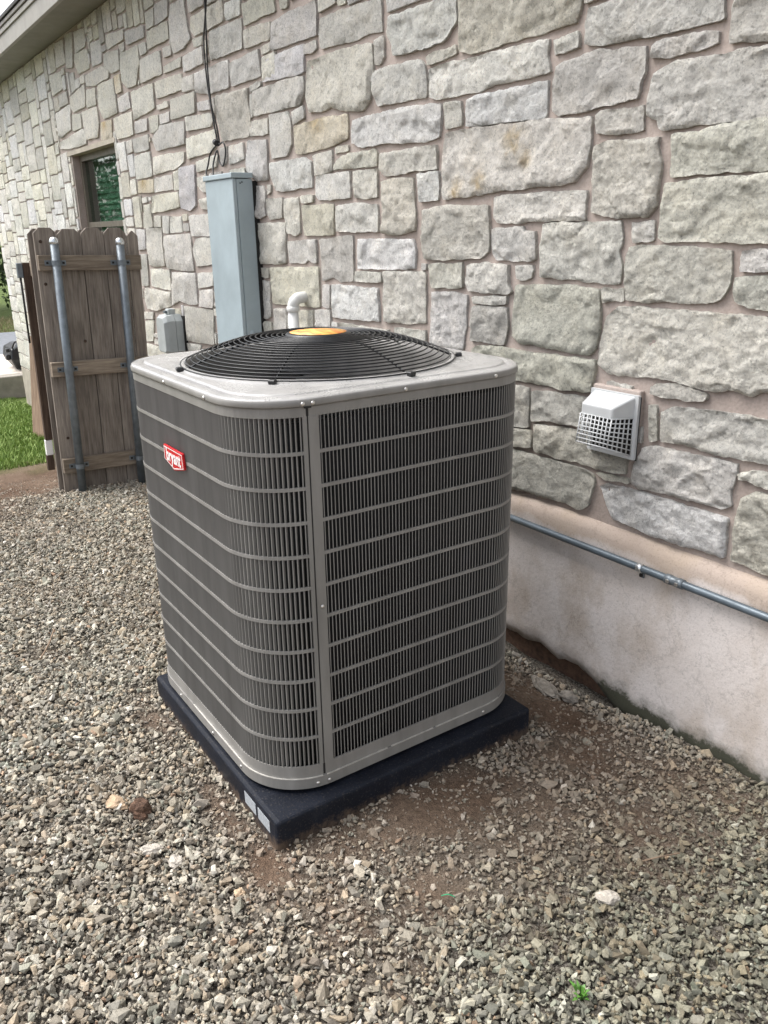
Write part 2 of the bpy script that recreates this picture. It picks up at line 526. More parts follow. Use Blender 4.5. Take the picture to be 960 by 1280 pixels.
def lathe(name, prof, mat, parent=None, loc=(0, 0, 0), seg=48, axis='Z'):
    bm = bmesh.new()
    rings = []
    for r, z in prof:
        ring = []
        for k in range(seg):
            a = 2*math.pi*k/seg
            ring.append(bm.verts.new((r*math.cos(a), r*math.sin(a), z)))
        rings.append(ring)
    for A, B in zip(rings, rings[1:]):
        for k in range(seg):
            f = bm.faces.new((A[k], A[(k+1) % seg], B[(k+1) % seg], B[k]))
            f.smooth = True
    for ring, rev in ((rings[0], True), (rings[-1], False)):
        if prof[0 if rev else -1][0] > 1e-5:
            bm.faces.new(list(reversed(ring)) if rev else ring)
    bmesh.ops.remove_doubles(bm, verts=bm.verts, dist=1e-6)
    bmesh.ops.recalc_face_normals(bm, faces=bm.faces)
    if axis == 'X':
        bmesh.ops.rotate(bm, verts=bm.verts, cent=(0, 0, 0), matrix=Matrix.Rotation(R(90), 3, 'Y'))
    elif axis == 'Y':
        bmesh.ops.rotate(bm, verts=bm.verts, cent=(0, 0, 0), matrix=Matrix.Rotation(R(90), 3, 'X'))
    o = from_bm(name, bm, mat, parent)
    o.location = loc
    return o

def prism(name, poly, y0, y1, mat, parent=None, bev=0.0):
    """Polygon in XZ, extruded from y0 (front) to y1."""
    bm = bmesh.new()
    a = [bm.verts.new((x, y0, z)) for x, z in poly]
    b = [bm.verts.new((x, y1, z)) for x, z in poly]
    bm.faces.new(a)
    bm.faces.new(list(reversed(b)))
    n = len(poly)
    for i in range(n):
        bm.faces.new((a[i], b[i], b[(i+1) % n], a[(i+1) % n]))
    bmesh.ops.recalc_face_normals(bm, faces=bm.faces)
    if bev:
        bmesh.ops.bevel(bm, geom=bm.edges[:], offset=bev, segments=2, affect='EDGES', profile=0.5)
    return from_bm(name, bm, mat, parent)

def mesh_np(name, verts, tris, tint=None):
    """Triangle mesh straight from arrays."""
    me = bpy.data.meshes.new(name)
    nv, nf = len(verts), len(tris)
    me.vertices.add(nv)
    me.vertices.foreach_set('co', np.ascontiguousarray(verts, dtype=np.float32).ravel())
    me.loops.add(nf*3)
    me.loops.foreach_set('vertex_index', np.ascontiguousarray(tris, dtype=np.int32).ravel())
    me.polygons.add(nf)
    me.polygons.foreach_set('loop_start', np.arange(0, nf*3, 3, dtype=np.int32))
    me.update(calc_edges=True)
    if tint is not None:
        at = me.attributes.new('tint', 'FLOAT_COLOR', 'POINT')
        c = np.ones((nv, 4), dtype=np.float32)
        c[:, :3] = tint
        at.data.foreach_set('color', c.ravel())
    return me

def smooth01(e0, e1, x):
    t = np.clip((x-e0)/(e1-e0), 0, 1)
    return t*t*(3-2*t)

# ================================================================== THE GROUND
YW = 0.775        # face of the stone wall
YC = 0.750        # face of the concrete foundation
WX0, WX1 = -8.70, 4.2

def vnoise(x, y, s, seed):
    """Cheap smooth value noise on arrays."""
    r = np.random.default_rng(seed)
    tab = r.random((64, 64))
    u, v = x/s, y/s
    i, j = np.floor(u).astype(int), np.floor(v).astype(int)
    fu, fv = u-i, v-j
    fu, fv = fu*fu*(3-2*fu), fv*fv*(3-2*fv)
    g = lambda a, b: tab[a % 64, b % 64]
    return (g(i, j)*(1-fu)+g(i+1, j)*fu)*(1-fv)+(g(i, j+1)*(1-fu)+g(i+1, j+1)*fu)*fv

def soil_height(x, y):
    h = np.full(np.shape(x), -0.088)
    s = np.clip(-3.0-x, 0, 5.7)
    h = h - 0.0833*s
    near = smooth01(-4.5, -3.0, x)*smooth01(-6, -3, y)*(1-smooth01(4, 6, x))
    h = h + near*((vnoise(x, y, 0.45, 3)-0.5)*0.022+(vnoise(x, y, 0.13, 4)-0.5)*0.012)
    h = h - (1-near)*0.01
    # soil washed out between the pad and the foundation, banked up again to the right
    h = h - 0.035*smooth01(0.50, 0.66, y)*(1-smooth01(0.40, 0.75, x))*smooth01(-1.2, -0.6, x)
    h = h + 0.015*smooth01(0.45, 0.75, y)*smooth01(0.5, 0.8, x)
    h = h - 0.02*smooth01(-2.2, -3.0, x)
    return h

def axis(fine0, fine1, step, far):
    a = list(np.arange(fine0, fine1+1e-6, step))
    d = step
    x = fine0
    lo = []
    while x > -far:
        d *= 1.35
        x -= d
        lo.append(x)
    d = step
    x = fine1
    hi = []
    while x < far:
        d *= 1.35
        x += d
        hi.append(x)
    return np.array(lo[::-1]+a+hi)
gx, gy = axis(-4.2, 2.6, 0.03, 260), axis(-2.4, 0.78, 0.03, 260)
X, Y = np.meshgrid(gx, gy, indexing='ij')
Z = soil_height(X, Y)
nx, ny = len(gx), len(gy)
idx = np.arange(nx*ny).reshape(nx, ny)
q = np.stack([idx[:-1, :-1], idx[1:, :-1], idx[1:, 1:], idx[:-1, 1:]], -1).reshape(-1, 4)
tri = np.concatenate([q[:, [0, 1, 2]], q[:, [0, 2, 3]]])
GROUND_ARGS = (np.stack([X, Y, Z], -1).reshape(-1, 3), tri)

# ------------------------------------------------------------------ gravel
def hull_shapes(count, npts):
    out = []
    for s in range(count):
        r = random.Random(100+s)
        while True:
            bm = bmesh.new()
            ga = math.pi*(3-math.sqrt(5))
            for k in range(npts):
                z = 1-2*(k+0.5)/npts
                a = k*ga+r.uniform(-0.35, 0.35)
                z = max(-1, min(1, z+r.uniform(-0.1, 0.1)))
                rr = math.sqrt(max(0, 1-z*z))
                p = Vector((rr*math.cos(a), rr*math.sin(a), z))
                p.x = math.copysign(abs(p.x)**0.8, p.x)
                p.z = math.copysign(abs(p.z)**0.8, p.z)
                bm.verts.new(p*r.uniform(0.72, 1.10))
            bmesh.ops.convex_hull(bm, input=bm.verts[:])
            lo = [v for v in bm.verts if not v.link_faces]
            bmesh.ops.delete(bm, geom=lo, context='VERTS')
            bmesh.ops.triangulate(bm, faces=bm.faces[:])
            bmesh.ops.recalc_face_normals(bm, faces=bm.faces[:])
            bm.verts.index_update()
            v = np.array([x.co for x in bm.verts])
            f = np.array([[x.index for x in fc.verts] for fc in bm.faces])
            bm.free()
            if len(v) >= npts-3:
                out.append((v, f))
                break
    return out

def rot_mats(n, tilt=None):
    a, b, c = rng.random(n)*2*np.pi, rng.random(n)*2*np.pi, rng.random(n)*2*np.pi
    if tilt is not None:
        b = rng.normal(0, tilt, n)
        a = rng.normal(0, tilt, n)
    ca, sa, cb, sb, cc, sc = np.cos(a), np.sin(a), np.cos(b), np.sin(b), np.cos(c), np.sin(c)
    Rm = np.empty((n, 3, 3))
    Rm[:, 0, 0] = cc*cb; Rm[:, 0, 1] = cc*sb*sa-sc*ca; Rm[:, 0, 2] = cc*sb*ca+sc*sa
    Rm[:, 1, 0] = sc*cb; Rm[:, 1, 1] = sc*sb*sa+cc*ca; Rm[:, 1, 2] = sc*sb*ca-cc*sa
    Rm[:, 2, 0] = -sb; Rm[:, 2, 1] = cb*sa; Rm[:, 2, 2] = cb*ca
    return Rm

PADX, PADY, PADH = 0.0541, -0.0242, 0.878/2
PAL = np.array([(0.40, 0.375, 0.32), (0.33, 0.31, 0.27), (0.46, 0.44, 0.39), (0.27, 0.265, 0.24), (0.36, 0.31, 0.25),
                (0.55, 0.53, 0.49), (0.42, 0.36, 0.28), (0.23, 0.22, 0.20), (0.31, 0.32, 0.28), (0.62, 0.60, 0.57),
                (0.20, 0.19, 0.165), (0.38, 0.27, 0.20)])
PW = np.array([.17, .15, .13, .11, .10, .06, .08, .07, .07, .02, .03, .01])

def bare(x, y):
    """0 where gravel lies thick, towards 1 where trodden soil shows between the stones."""
    def blob(cx, cy, rx, ry, a=0):
        c, s = math.cos(a), math.sin(a)
        u, v = (x-cx)*c+(y-cy)*s, -(x-cx)*s+(y-cy)*c
        return np.exp(-((u/rx)**2+(v/ry)**2)*1.1)
    b = np.maximum.reduce([
        blob(0.60, -0.06, 0.17, 0.42, -0.1)*0.92, blob(0.40, 0.58, 0.36, 0.13)*1.05, blob(0.82, -0.20, 0.14, 0.22)*0.72,
        blob(0.66, 0.42, 0.18, 0.25)*0.70, blob(0.52, -0.50, 0.13, 0.07)*0.95, blob(0.28, -0.52, 0.20, 0.05)*0.75,
        blob(-0.30, -0.52, 0.22, 0.06)*0.55, blob(1.02, 0.24, 0.25, 0.10, 0.5)*0.45, blob(-0.10, 0.58, 0.7, 0.13)*0.95,
        blob(-0.95, -0.68, 0.16, 0.10)*0.45, blob(-2.9, -0.45, 0.5, 0.2)*0.5, smooth01(-2.75, -3.35, x)*1.0,
        blob(1.0, 0.6, 0.6, 0.14)*0.5, blob(0.78, 0.08, 0.30, 0.55, -0.15)*0.62, blob(0.95, 0.42, 0.30, 0.28)*0.55, blob(0.80, -0.42, 0.22, 0.16)*0.5])
    return np.clip(b + (vnoise(x, y, 0.11, 21)-0.5)*0.30 + (vnoise(x, y, 0.035, 22)-0.5)*0.25, 0, 1)

bg_ = np.clip(bare(X, Y)*1.6-0.25, 0, 1)
bg_ = np.where((X < -3.4) | (X > 3) | (Y < -2.6), 1, bg_).reshape(-1, 1)
me = mesh_np('ground', *GROUND_ARGS, np.repeat(bg_, 3, 1))
me.shade_smooth()
ground = link('ground', me, 'soil')
ground['kind'] = 'structure'

N0 = 285000
gxs = rng.uniform(-3.7, 2.3, N0)
gys = rng.uniform(-2.05, 0.742, N0)
# left of the camera's view only a margin is kept
left = -0.675 + (-0.675+1.14)/(-2.02-0.594)*(gxs+2.02)
ok = (gys > left-0.42) & (gxs < 1.95)
ok &= ~((np.abs(gxs-PADX) < PADH-0.004) & (np.abs(gys-PADY) < PADH-0.004))
b0 = bare(gxs, gys)
ok &= rng.random(N0) > b0*0.93
gxs, gys, b0 = gxs[ok], gys[ok], b0[ok]
N = len(gxs)
size = np.clip(np.exp(rng.normal(math.log(0.0056), 0.42, N)), 0.0022, 0.019)
size *= np.where(rng.random(N) < b0*0.75, 0.55, 1.0)
dcam = np.hypot(gxs-CAM.x, gys-CAM.y)
ar = np.stack([rng.uniform(1.0, 1.7, N), rng.uniform(0.72, 1.1, N), rng.uniform(0.42, 0.8, N)], -1)*size[:, None]
gz = soil_height(gxs, gys)+size*0.32+rng.random(N)*0.013*(1-b0)-b0*size*0.35
RM = rot_mats(N, 0.62)
base = PAL[rng.choice(len(PAL), N, p=PW)]*rng.uniform(0.52, 1.2, (N, 1))*np.array((0.97, 0.945, 0.875))
dust = np.clip(0.12+b0*1.0+(vnoise(gxs, gys, 0.3, 31)-0.5)*0.5+rng.normal(0, 0.12, N), 0, 1)[:, None]*0.62
base = base*(1-dust)+np.array((0.225, 0.16, 0.115))*rng.uniform(0.75, 1.25, (N, 1))*dust
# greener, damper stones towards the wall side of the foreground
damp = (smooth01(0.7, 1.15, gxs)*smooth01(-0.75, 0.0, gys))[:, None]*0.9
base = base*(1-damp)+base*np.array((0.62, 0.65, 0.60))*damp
shapes = hull_shapes(40, 8)
pick = rng.integers(0, len(shapes), N)
V, F, T = [], [], []
off = 0
for s, (sv, sf) in enumerate(shapes):
    k = np.where(pick == s)[0]
    if not len(k):
        continue
    pts = np.einsum('nij,nvj->nvi', RM[k], sv[None]*ar[k][:, None, :])
    pts += np.stack([gxs[k], gys[k], gz[k]], -1)[:, None, :]
    nv = len(sv)
    V.append(pts.reshape(-1, 3))
    F.append((sf[None]+(np.arange(len(k))*nv)[:, None, None]+off).reshape(-1, 3))
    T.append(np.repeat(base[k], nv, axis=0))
    off += nv*len(k)
# coarser cover further out, beyond the stones above
N2 = 46000
ex, ey = rng.uniform(-3.6, 3.2, N2), rng.uniform(-3.0, 0.74, N2)
el = -0.675 + (-0.675+1.14)/(-2.02-0.594)*(ex+2.02)
k = ((ey < el-0.42) & (ey > el-1.45-0.3*rng.random(N2))) | (ex > 1.95)
k &= (ey > -2.9) & (rng.random(N2) > smooth01(-2.75, -3.35, ex))
ex, ey = ex[k], ey[k]
N2 = len(ex)
es_ = np.clip(np.exp(rng.normal(math.log(0.0088), 0.34, N2)), 0.005, 0.02)
ea = np.stack([rng.uniform(1.0, 1.6, N2), rng.uniform(0.75, 1.1, N2), rng.uniform(0.5, 0.85, N2)], -1)*es_[:, None]
eR = rot_mats(N2, 0.6)
ec = PAL[rng.choice(len(PAL), N2, p=PW)]*rng.uniform(0.58, 1.15, (N2, 1))*np.array((0.92, 0.88, 0.80))
ez = soil_height(ex, ey)+es_*0.3+rng.random(N2)*0.008
lows = hull_shapes(14, 7)
pk = rng.integers(0, len(lows), N2)
for s, (sv, sf) in enumerate(lows):
    k = np.where(pk == s)[0]
    pts = np.einsum('nij,nvj->nvi', eR[k], sv[None]*ea[k][:, None, :])+np.stack([ex[k], ey[k], ez[k]], -1)[:, None, :]
    nv = len(sv)
    V.append(pts.reshape(-1, 3))
    F.append((sf[None]+(np.arange(len(k))*nv)[:, None, None]+off).reshape(-1, 3))
    T.append(np.repeat(ec[k], nv, axis=0))
    off += nv*len(k)
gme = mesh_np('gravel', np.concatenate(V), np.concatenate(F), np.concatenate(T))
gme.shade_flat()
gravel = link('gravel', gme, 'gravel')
gravel['kind'] = 'stuff'
tag(gravel, 'loose grey and tan crushed gravel spread around the dark pad', 'gravel')

# ------------------------------------------------------------------ grass beyond the gate
def blades(name, n, xr, yr, h, mat, label, accept=None):
    x, y = rng.uniform(*xr, n), rng.uniform(*yr, n)
    if accept is not None:
        k = accept(x, y)
        x, y = x[k], y[k]
        n = len(x)
    z = soil_height(x, y)-0.004
    hh = h*rng.uniform(0.45, 1.2, n)
    a = rng.random(n)*2*np.pi
    w = 0.004+rng.random(n)*0.004
    dx, dy = np.cos(a)*w, np.sin(a)*w
    lx, ly = rng.normal(0, 0.35, n)*hh, rng.normal(0, 0.35, n)*hh
    v = np.empty((n, 5, 3))
    v[:, 0] = np.stack([x-dx, y-dy, z], -1)
    v[:, 1] = np.stack([x+dx, y+dy, z], -1)
    v[:, 2] = np.stack([x+dx*.7+lx*.35, y+dy*.7+ly*.35, z+hh*.6], -1)
    v[:, 3] = np.stack([x-dx*.7+lx*.35, y-dy*.7+ly*.35, z+hh*.6], -1)
    v[:, 4] = np.stack([x+lx, y+ly, z+hh], -1)
    t = np.array([(0, 1, 2), (0, 2, 3), (3, 2, 4)])
    f = (t[None]+(np.arange(n)*5)[:, None, None]).reshape(-1, 3)
    o = link(name, mesh_np(name, v.reshape(-1, 3), f), mat)
    o['kind'] = 'stuff'
    tag(o, label, 'grass')
    return o
blades('lawn_grass', 52000, (-9.2, -4.05), (-2.2, 0.72), 0.055, 'grass', 'short green lawn grass sloping down beyond the wooden gate',
       lambda x, y: (vnoise(x, y, 0.35, 41)*0.7+(-x-4.05)*1.1 > 0.33))
blades('grass_tuft', 1500, (-3.5, -3.0), (-0.86, -0.44), 0.045, 'grass', 'small grass tuft at the edge of the gravel',
       lambda x, y: ((x+3.25)/0.24)**2+((y+0.66)/0.19)**2 < 1)

# ------------------------------------------------------------------ far ground: low wall, slab, driveway, bank
def slab(name, x0, x1, y0, y1, z0, z1, mat):
    o = box(name, x0, x1, y0, y1, z0, z1, mat, None, 0.01)
    o['kind'] = 'structure'
    return o
slab('patio_slab', -11.6, -9.45, -6.0, 6.0, -0.75, -0.31, 'paleslab')
lw = box('retaining_wall', -9.44, -9.2, -6.0, 6.0, -0.8, -0.297, 'oldconcrete', None, 0.015)
tag(lw, 'low grey concrete retaining wall at the end of the lawn', 'wall')
slab('driveway', -14.9, -11.6, -40, 40, -0.75, -0.325, 'asphalt')
blades('dry_grass_bank', 16000, (-21, -15.2), (-3, 6), 0.09, 'drygrass', 'dry tan grass on the bank across the driveway')

# ================================================================== THE HOUSE
house = empty('stone_house', (-2.0, YW, -0.1))
tag(house, 'house with pale rough limestone block wall, concrete foundation and taupe eave', 'house')
WIN = (-5.20, -4.06, 0.95, 2.005)      # window opening x0 x1 z0 z1
ZT = 2.82                               # soffit height
ZSTEP, XSTEP = -0.10, -4.7              # stone starts lower down the slope

bm = bmesh.new()
yf, yb = YW+0.007, YW+0.24
for x0, x1, z0, z1 in ((WX0+0.02, WIN[0], -0.12, ZT), (WIN[1], WX1, 0.42, ZT), (WIN[0], WIN[1], WIN[3], ZT), (WIN[0], XSTEP, -0.12, WIN[2]), (XSTEP, WIN[1], 0.42, WIN[2])):
    add_box(bm, x0, x1, yf, yb, z0, z1)
wall = from_bm('wall', bm, 'mortar')
wall['label'] = 'pinkish mortar bed of the limestone wall'

# rear shell so that the house is a closed body
shell = []
bm = bmesh.new()
add_box(bm, WX0+0.02, WX0+0.2, yb+0.002, 7.0, -0.8, ZT)
add_box(bm, WX1-0.2, WX1, yb+0.002, 7.0, -0.8, ZT)
add_box(bm, WX0+0.02, WX1, 7.002, 7.2, -0.8, ZT)
shell.append(from_bm('side_wall', bm, 'mortar'))

# stones -------------------------------------------------------------
STONES = [
'g 691,1911 821,1915 841,1792 793,1795 683,1807 682,1839 684,1885',
'g 455,1839 468,1848 613,1845 651,1838 652,1813 518,1803 454,1814',
'g 471,1772 524,1789 621,1787 728,1787 795,1783 888,1779 911,1644 801,1634 633,1637 522,1635 501,1641 494,1661 458,1678 454,1716',
'g 232,1968 308,1968 395,1977 648,1958 659,1862 512,1860 445,1864 283,1870 225,1881 221,1930',
't -333,2147 195,2128 199,1985 182,1943 64,1938 -79,1940 -178,1939 -267,1937 -328,1954',
'g 100,1914 194,1918 201,1906 201,1878 108,1874',
'w -493,1924 -378,1929 -239,1923 -53,1922 82,1919 78,1878 91,1832 -73,1829 -158,1832 -204,1822 -438,1825 -488,1838',
'w 86,1809 83,1713 -67,1718 -168,1719 -289,1727 -287,1804 -251,1811 -93,1809',
'g 106,1804 113,1843 218,1856 278,1859 320,1848 354,1850 437,1841 438,1782 429,1764 420,1721 356,1721 231,1710 140,1712 112,1728',
'g 281,1696 299,1703 442,1699 448,1641 364,1639 286,1649',
't 282,1615 319,1624 504,1618 498,1603 518,1557 512,1480 513,1448 487,1422 377,1422 287,1439 282,1520 278,1601',
'y -396,1712 -301,1715 74,1705 264,1691 261,1654 265,1606 257,1562 211,1526 170,1519 28,1519 -124,1514 -296,1503 -411,1502 -416,1556 -409,1654',
'g 543,1622 620,1620 650,1628 737,1632 901,1631 918,1526 822,1522 766,1520 708,1522 670,1520 550,1523',
'c 534,1505 662,1510 823,1510 940,1508 965,1356 847,1356 682,1358 549,1358 529,1368 529,1436',
'g 435,1408 511,1409 514,1360 444,1357',
'g 437,1342 529,1349 635,1343 754,1334 759,1304 759,1251 740,1217 683,1203 601,1201 557,1200 502,1195 437,1198 432,1246 430,1324',
'g 784,1336 823,1339 940,1338 947,1297 786,1287',
'g 777,1272 858,1279 950,1278 963,1201 871,1197 835,1200 780,1215',
'c -137,1495 -101,1499 144,1501 264,1496 261,1418 108,1418 -10,1415 -121,1417 -138,1433',
'g -145,1396 2,1400 7,1387 59,1387 65,1304 43,1296 -124,1300 -142,1322',
'g 94,1409 395,1411 408,1369 397,1332 413,1287 406,1241 357,1243 286,1245 219,1248 91,1251 85,1339',
't -534,1466 -402,1478 -166,1471 -158,1369 -160,1323 -200,1301 -295,1297 -524,1293 -529,1361',
'g -271,1275 -175,1289 -58,1283 -59,1227 -41,1195 -78,1188 -260,1190 -279,1218',
'g -22,1281 55,1281 50,1247 16,1235 -16,1244',
'd -21,1218 46,1223 232,1229 337,1220 343,1192 346,1096 338,1050 311,1030 239,1025 106,1031 1,1034 -31,1052 -32,1137',
'g 346,1224 423,1228 426,1195 352,1188',
'g -237,1170 -61,1180 -64,1155 -231,1148',
'g -488,1275 -299,1282 -292,1199 -472,1191',
'g -477,1176 -353,1179 -269,1174 -275,1066 -291,980 -481,960',
'd -244,1121 -231,1139 -59,1144 -52,1084 -69,1020 -155,1018 -245,1018',
'g -792,1239 -535,1246 -514,1238 -513,1059 -645,1045 -797,1043 -801,1137',
'g -714,1023 -513,1027 -513,957 -728,934',
'g -535,1277 -509,1274 -514,1256 -540,1255',
'w -978,1365 -591,1362 -576,1335 -581,1256 -984,1245',
'd -237,985 -207,1002 -85,1009 75,1007 341,1014 342,973 331,915 215,905 114,909 0,907 -234,889',
'd -57,885 -5,890 61,886 70,790 69,756 -50,736',
'd 79,879 131,886 237,890 372,897 380,811 295,800 178,794 82,781',
'd -57,724 -4,734 77,744 85,724 84,687 -8,673 -55,669',
'd 93,768 206,779 383,785 492,788 489,686 422,680 293,680 221,677 102,680',
'd -77,648 0,659 154,660 307,664 364,657 372,634 363,606 352,548 319,526 259,533 142,526 68,526 0,514 -70,502',
'd 376,665 499,672 505,662 407,652',
'g 597,897 637,917 740,923 845,931 996,925 1013,816 929,818 887,817 782,812 689,819 604,814',
'g 522,736 544,778 580,792 701,794 847,799 844,762 839,719 844,682 817,664 765,669 708,663 621,663 541,657 512,668 511,706',
'w 397,626 421,638 487,641 570,645 700,643 840,642 844,592 843,530 773,528 691,522 610,524 544,528 454,535 428,573',
'c 855,774 887,789 933,792 1027,791 1033,757 930,755 896,759 857,762',
't 873,711 904,734 941,735 1055,736 1090,525 966,520 903,531 865,531 863,597 863,657',
'd 551,910 576,909 590,811 563,805',
't 372,1145 413,1178 493,1181 561,1177 647,1182 723,1179 791,1180 869,1180 975,1173 1004,995 889,996 862,983 793,990 733,977 634,987 572,992 442,981 397,980 354,1006 364,1098',
't 553,962 569,973 629,981 706,972 735,964 728,949 672,944 588,941 552,945',
'g -742,2284 -460,2265 -459,2146 -552,2146 -741,2146',
'w -740,2132 -632,2129 -451,2123 -350,2119 -344,2047 -378,2020 -405,2000 -515,1993 -706,2000 -721,2043 -747,2074',
'g -506,1966 -468,1973 -351,1976 -346,1951 -422,1943 -501,1942',
'w -836,1961 -771,1970 -624,1969 -548,1962 -516,1942 -506,1894 -511,1841 -646,1842 -785,1848 -807,1848 -844,1894',
'w -996,1818 -830,1820 -616,1823 -429,1809 -423,1753 -436,1706 -515,1697 -779,1714 -931,1713 -1007,1734',
'g -411,1809 -317,1805 -311,1731 -400,1727',
'g -1222,2217 -1037,2213 -883,2208 -784,2203 -777,2090 -865,2100 -959,2094 -1225,2109 -1233,2165',
'g -1651,2278 -1478,2290 -1251,2281 -1254,2163 -1492,2169 -1657,2174',
'g -1361,2144 -1262,2146 -1258,2115 -1308,2105 -1364,2114',
't -1339,2078 -1108,2079 -912,2072 -844,2061 -842,1957 -863,1874 -923,1843 -1046,1857 -1161,1886 -1230,1875 -1343,1887 -1366,1949',
'g -827,2072 -772,2073 -768,2007 -802,1985 -830,1989',
'w -1754,2142 -1494,2151 -1368,2149 -1371,2045 -1600,2052 -1758,2060',
'g -1840,2036 -1586,2037 -1380,2031 -1379,1963 -1413,1925 -1683,1926 -1884,1930 -1867,2036',
'c -1718,1916 -1538,1909 -1511,1872 -1514,1777 -1559,1732 -1710,1729 -1726,1795',
'g -1499,1905 -1391,1916 -1389,1866 -1489,1853',
'o -1475,1842 -1218,1854 -1034,1840 -1039,1755 -1186,1736 -1388,1726 -1487,1733',
'c -1139,1729 -1034,1730 -1035,1708 -1140,1707',
'g -1763,2198 -1678,2201 -1674,2177 -1758,2173',
'c -1229,2295 -1106,2292 -1103,2246 -1227,2241',
'g -1553,2361 -1486,2347 -1491,2311 -1551,2316',
'g -1152,1653 -1117,1683 -1037,1696 -841,1696 -824,1680 -831,1638 -1146,1645',
'g -807,1678 -451,1681 -445,1602 -569,1604 -686,1596 -775,1600 -814,1625',
'g -1318,1710 -1165,1721 -1165,1640 -1312,1633',
'w -1306,1627 -1028,1628 -1028,1527 -1282,1528 -1313,1550',
'c -1003,1628 -832,1626 -829,1522 -995,1525',
'w -559,1592 -435,1593 -439,1499 -549,1497',
't -798,1579 -708,1586 -590,1579 -585,1507 -575,1466 -581,1395 -712,1380 -798,1387 -784,1471',
'w -1143,1498 -984,1506 -830,1494 -828,1394 -976,1392 -1149,1400',
't -1446,1511 -1168,1505 -1171,1383 -1431,1380 -1442,1414',
'd -1296,1361 -1019,1379 -1023,1193 -1127,1189 -1190,1203 -1283,1189',
'g -1004,1234 -809,1233 -810,1197 -1012,1196',
'w -1205,1171 -840,1170 -833,1038 -987,1033 -1208,1030',
'c -1278,1167 -1219,1166 -1233,1066 -1293,1072',
'w -1735,1708 -1583,1710 -1399,1706 -1340,1687 -1343,1583 -1453,1585 -1628,1580 -1689,1586 -1741,1662',
'g -1920,1614 -1829,1613 -1800,1584 -1826,1516 -1816,1474 -1918,1462',
'g -1779,1617 -1740,1615 -1752,1582 -1785,1576',
'g -1805,1550 -1632,1550 -1643,1463 -1769,1459 -1805,1495',
'c -1610,1546 -1478,1547 -1472,1466 -1473,1394 -1517,1381 -1598,1395 -1619,1470',
'c -1456,1550 -1333,1551 -1342,1523 -1445,1524',
'g -1930,1441 -1615,1439 -1630,1254 -1849,1245 -1925,1251 -1944,1354',
'g -1603,1354 -1329,1361 -1331,1260 -1413,1275 -1443,1258 -1599,1258',
'g -1929,1225 -1818,1224 -1824,1180 -1935,1180',
't -1801,1228 -1319,1244 -1320,1067 -1493,1060 -1791,1056',
'c -1947,1165 -1819,1158 -1826,986 -1888,970 -1956,985',
'g -1787,1027 -1656,1035 -1669,924 -1802,912',
'c -1548,1035 -1385,1046 -1387,949 -1551,934',
'g -1364,1051 -1227,1057 -1233,969 -1358,958',
'g -1943,954 -1822,956 -1829,902 -1952,891',
'g -2808,2577 -2614,2575 -2611,2513 -2594,2436 -2571,2376 -2674,2349 -2833,2349 -2864,2420 -2847,2514',
'g -3217,2521 -2868,2511 -2882,2429 -3223,2432',
'g -3208,2615 -3072,2616 -3088,2532 -3212,2534',
'g -3047,2624 -2836,2620 -2861,2536 -3067,2528',
'g -2563,2552 -2353,2539 -2363,2494 -2560,2494',
'c -2539,2469 -2318,2468 -2139,2467 -2140,2382 -2322,2375 -2515,2379 -2561,2417',
'w -2112,2444 -1946,2444 -1959,2370 -2110,2374',
'g -1930,2408 -1626,2393 -1604,2318 -1755,2321 -1917,2316',
'g -2325,2363 -1947,2352 -1954,2231 -2170,2231 -2335,2239 -2339,2300',
'g -2537,2364 -2412,2361 -2429,2327 -2527,2331',
'g -1927,2298 -1759,2295 -1660,2285 -1669,2221 -1925,2223',
'c -1752,2159 -1625,2161 -1637,2072 -1766,2063',
'g -1759,2199 -1671,2205 -1682,2175 -1756,2174',
'g -2704,2309 -2423,2314 -2431,2241 -2703,2237',
'g -2993,2307 -2713,2310 -2734,2268 -3002,2277',
'g -2986,2400 -2852,2391 -2865,2347 -2980,2352',
'g -2115,2187 -1787,2198 -1783,2087 -2102,2088',
'g -2548,2209 -2376,2208 -2127,2207 -2133,2089 -2368,2089 -2560,2120',
'c -2731,2209 -2576,2206 -2584,2136 -2748,2145',
'g -3168,2248 -2743,2237 -2754,2159 -3150,2161',
'g -2939,2128 -2578,2123 -2592,2026 -2957,2029',
'c -3161,2126 -2982,2126 -2980,2098 -3158,2101',
'g -3132,2072 -2967,2068 -2981,2020 -3136,2022',
'g -2554,2068 -2392,2061 -2384,2016 -2554,2029',
't -2303,2069 -2135,2062 -1924,2056 -1934,1998 -1919,1926 -1941,1847 -2080,1848 -2256,1853 -2306,1956',
'g -1895,2058 -1779,2065 -1782,2048 -1898,2035',
'g -1907,2025 -1878,2027 -1894,1925 -1924,1925',
'g -2742,2016 -2406,1999 -2361,1962 -2402,1934 -2739,1947',
'g -3310,1957 -3150,2016 -2767,1998 -2777,1882 -3261,1885',
'g -3318,2078 -3156,2068 -3170,2026 -3324,1989',
'c -2750,1907 -2336,1915 -2353,1833 -2429,1813 -2757,1803',
'c -3308,1851 -3131,1853 -2798,1841 -2821,1794 -2934,1765 -3340,1753',
'c -2644,1774 -2489,1787 -2327,1792 -2374,1736 -2637,1725',
'c -2185,1819 -2017,1823 -2014,1749 -2201,1737',
'g -2295,1821 -2210,1821 -2232,1752 -2269,1735 -2310,1745',
'p -2902,1763 -2666,1765 -2699,1551 -2787,1525 -2930,1543',
'c -3335,1729 -3030,1734 -3032,1652 -3360,1651',
'o -3643,1729 -3349,1726 -3373,1652 -3668,1661',
'c -2994,1747 -2917,1750 -2934,1648 -3012,1644',
'c -3393,1629 -2949,1634 -2950,1551 -3180,1535 -3450,1530',
'g -2644,1698 -2508,1704 -2528,1615 -2585,1618 -2654,1656',
'g -2643,1578 -2479,1586 -2492,1524 -2624,1534',
'c -2815,1496 -2498,1499 -2523,1383 -2802,1384',
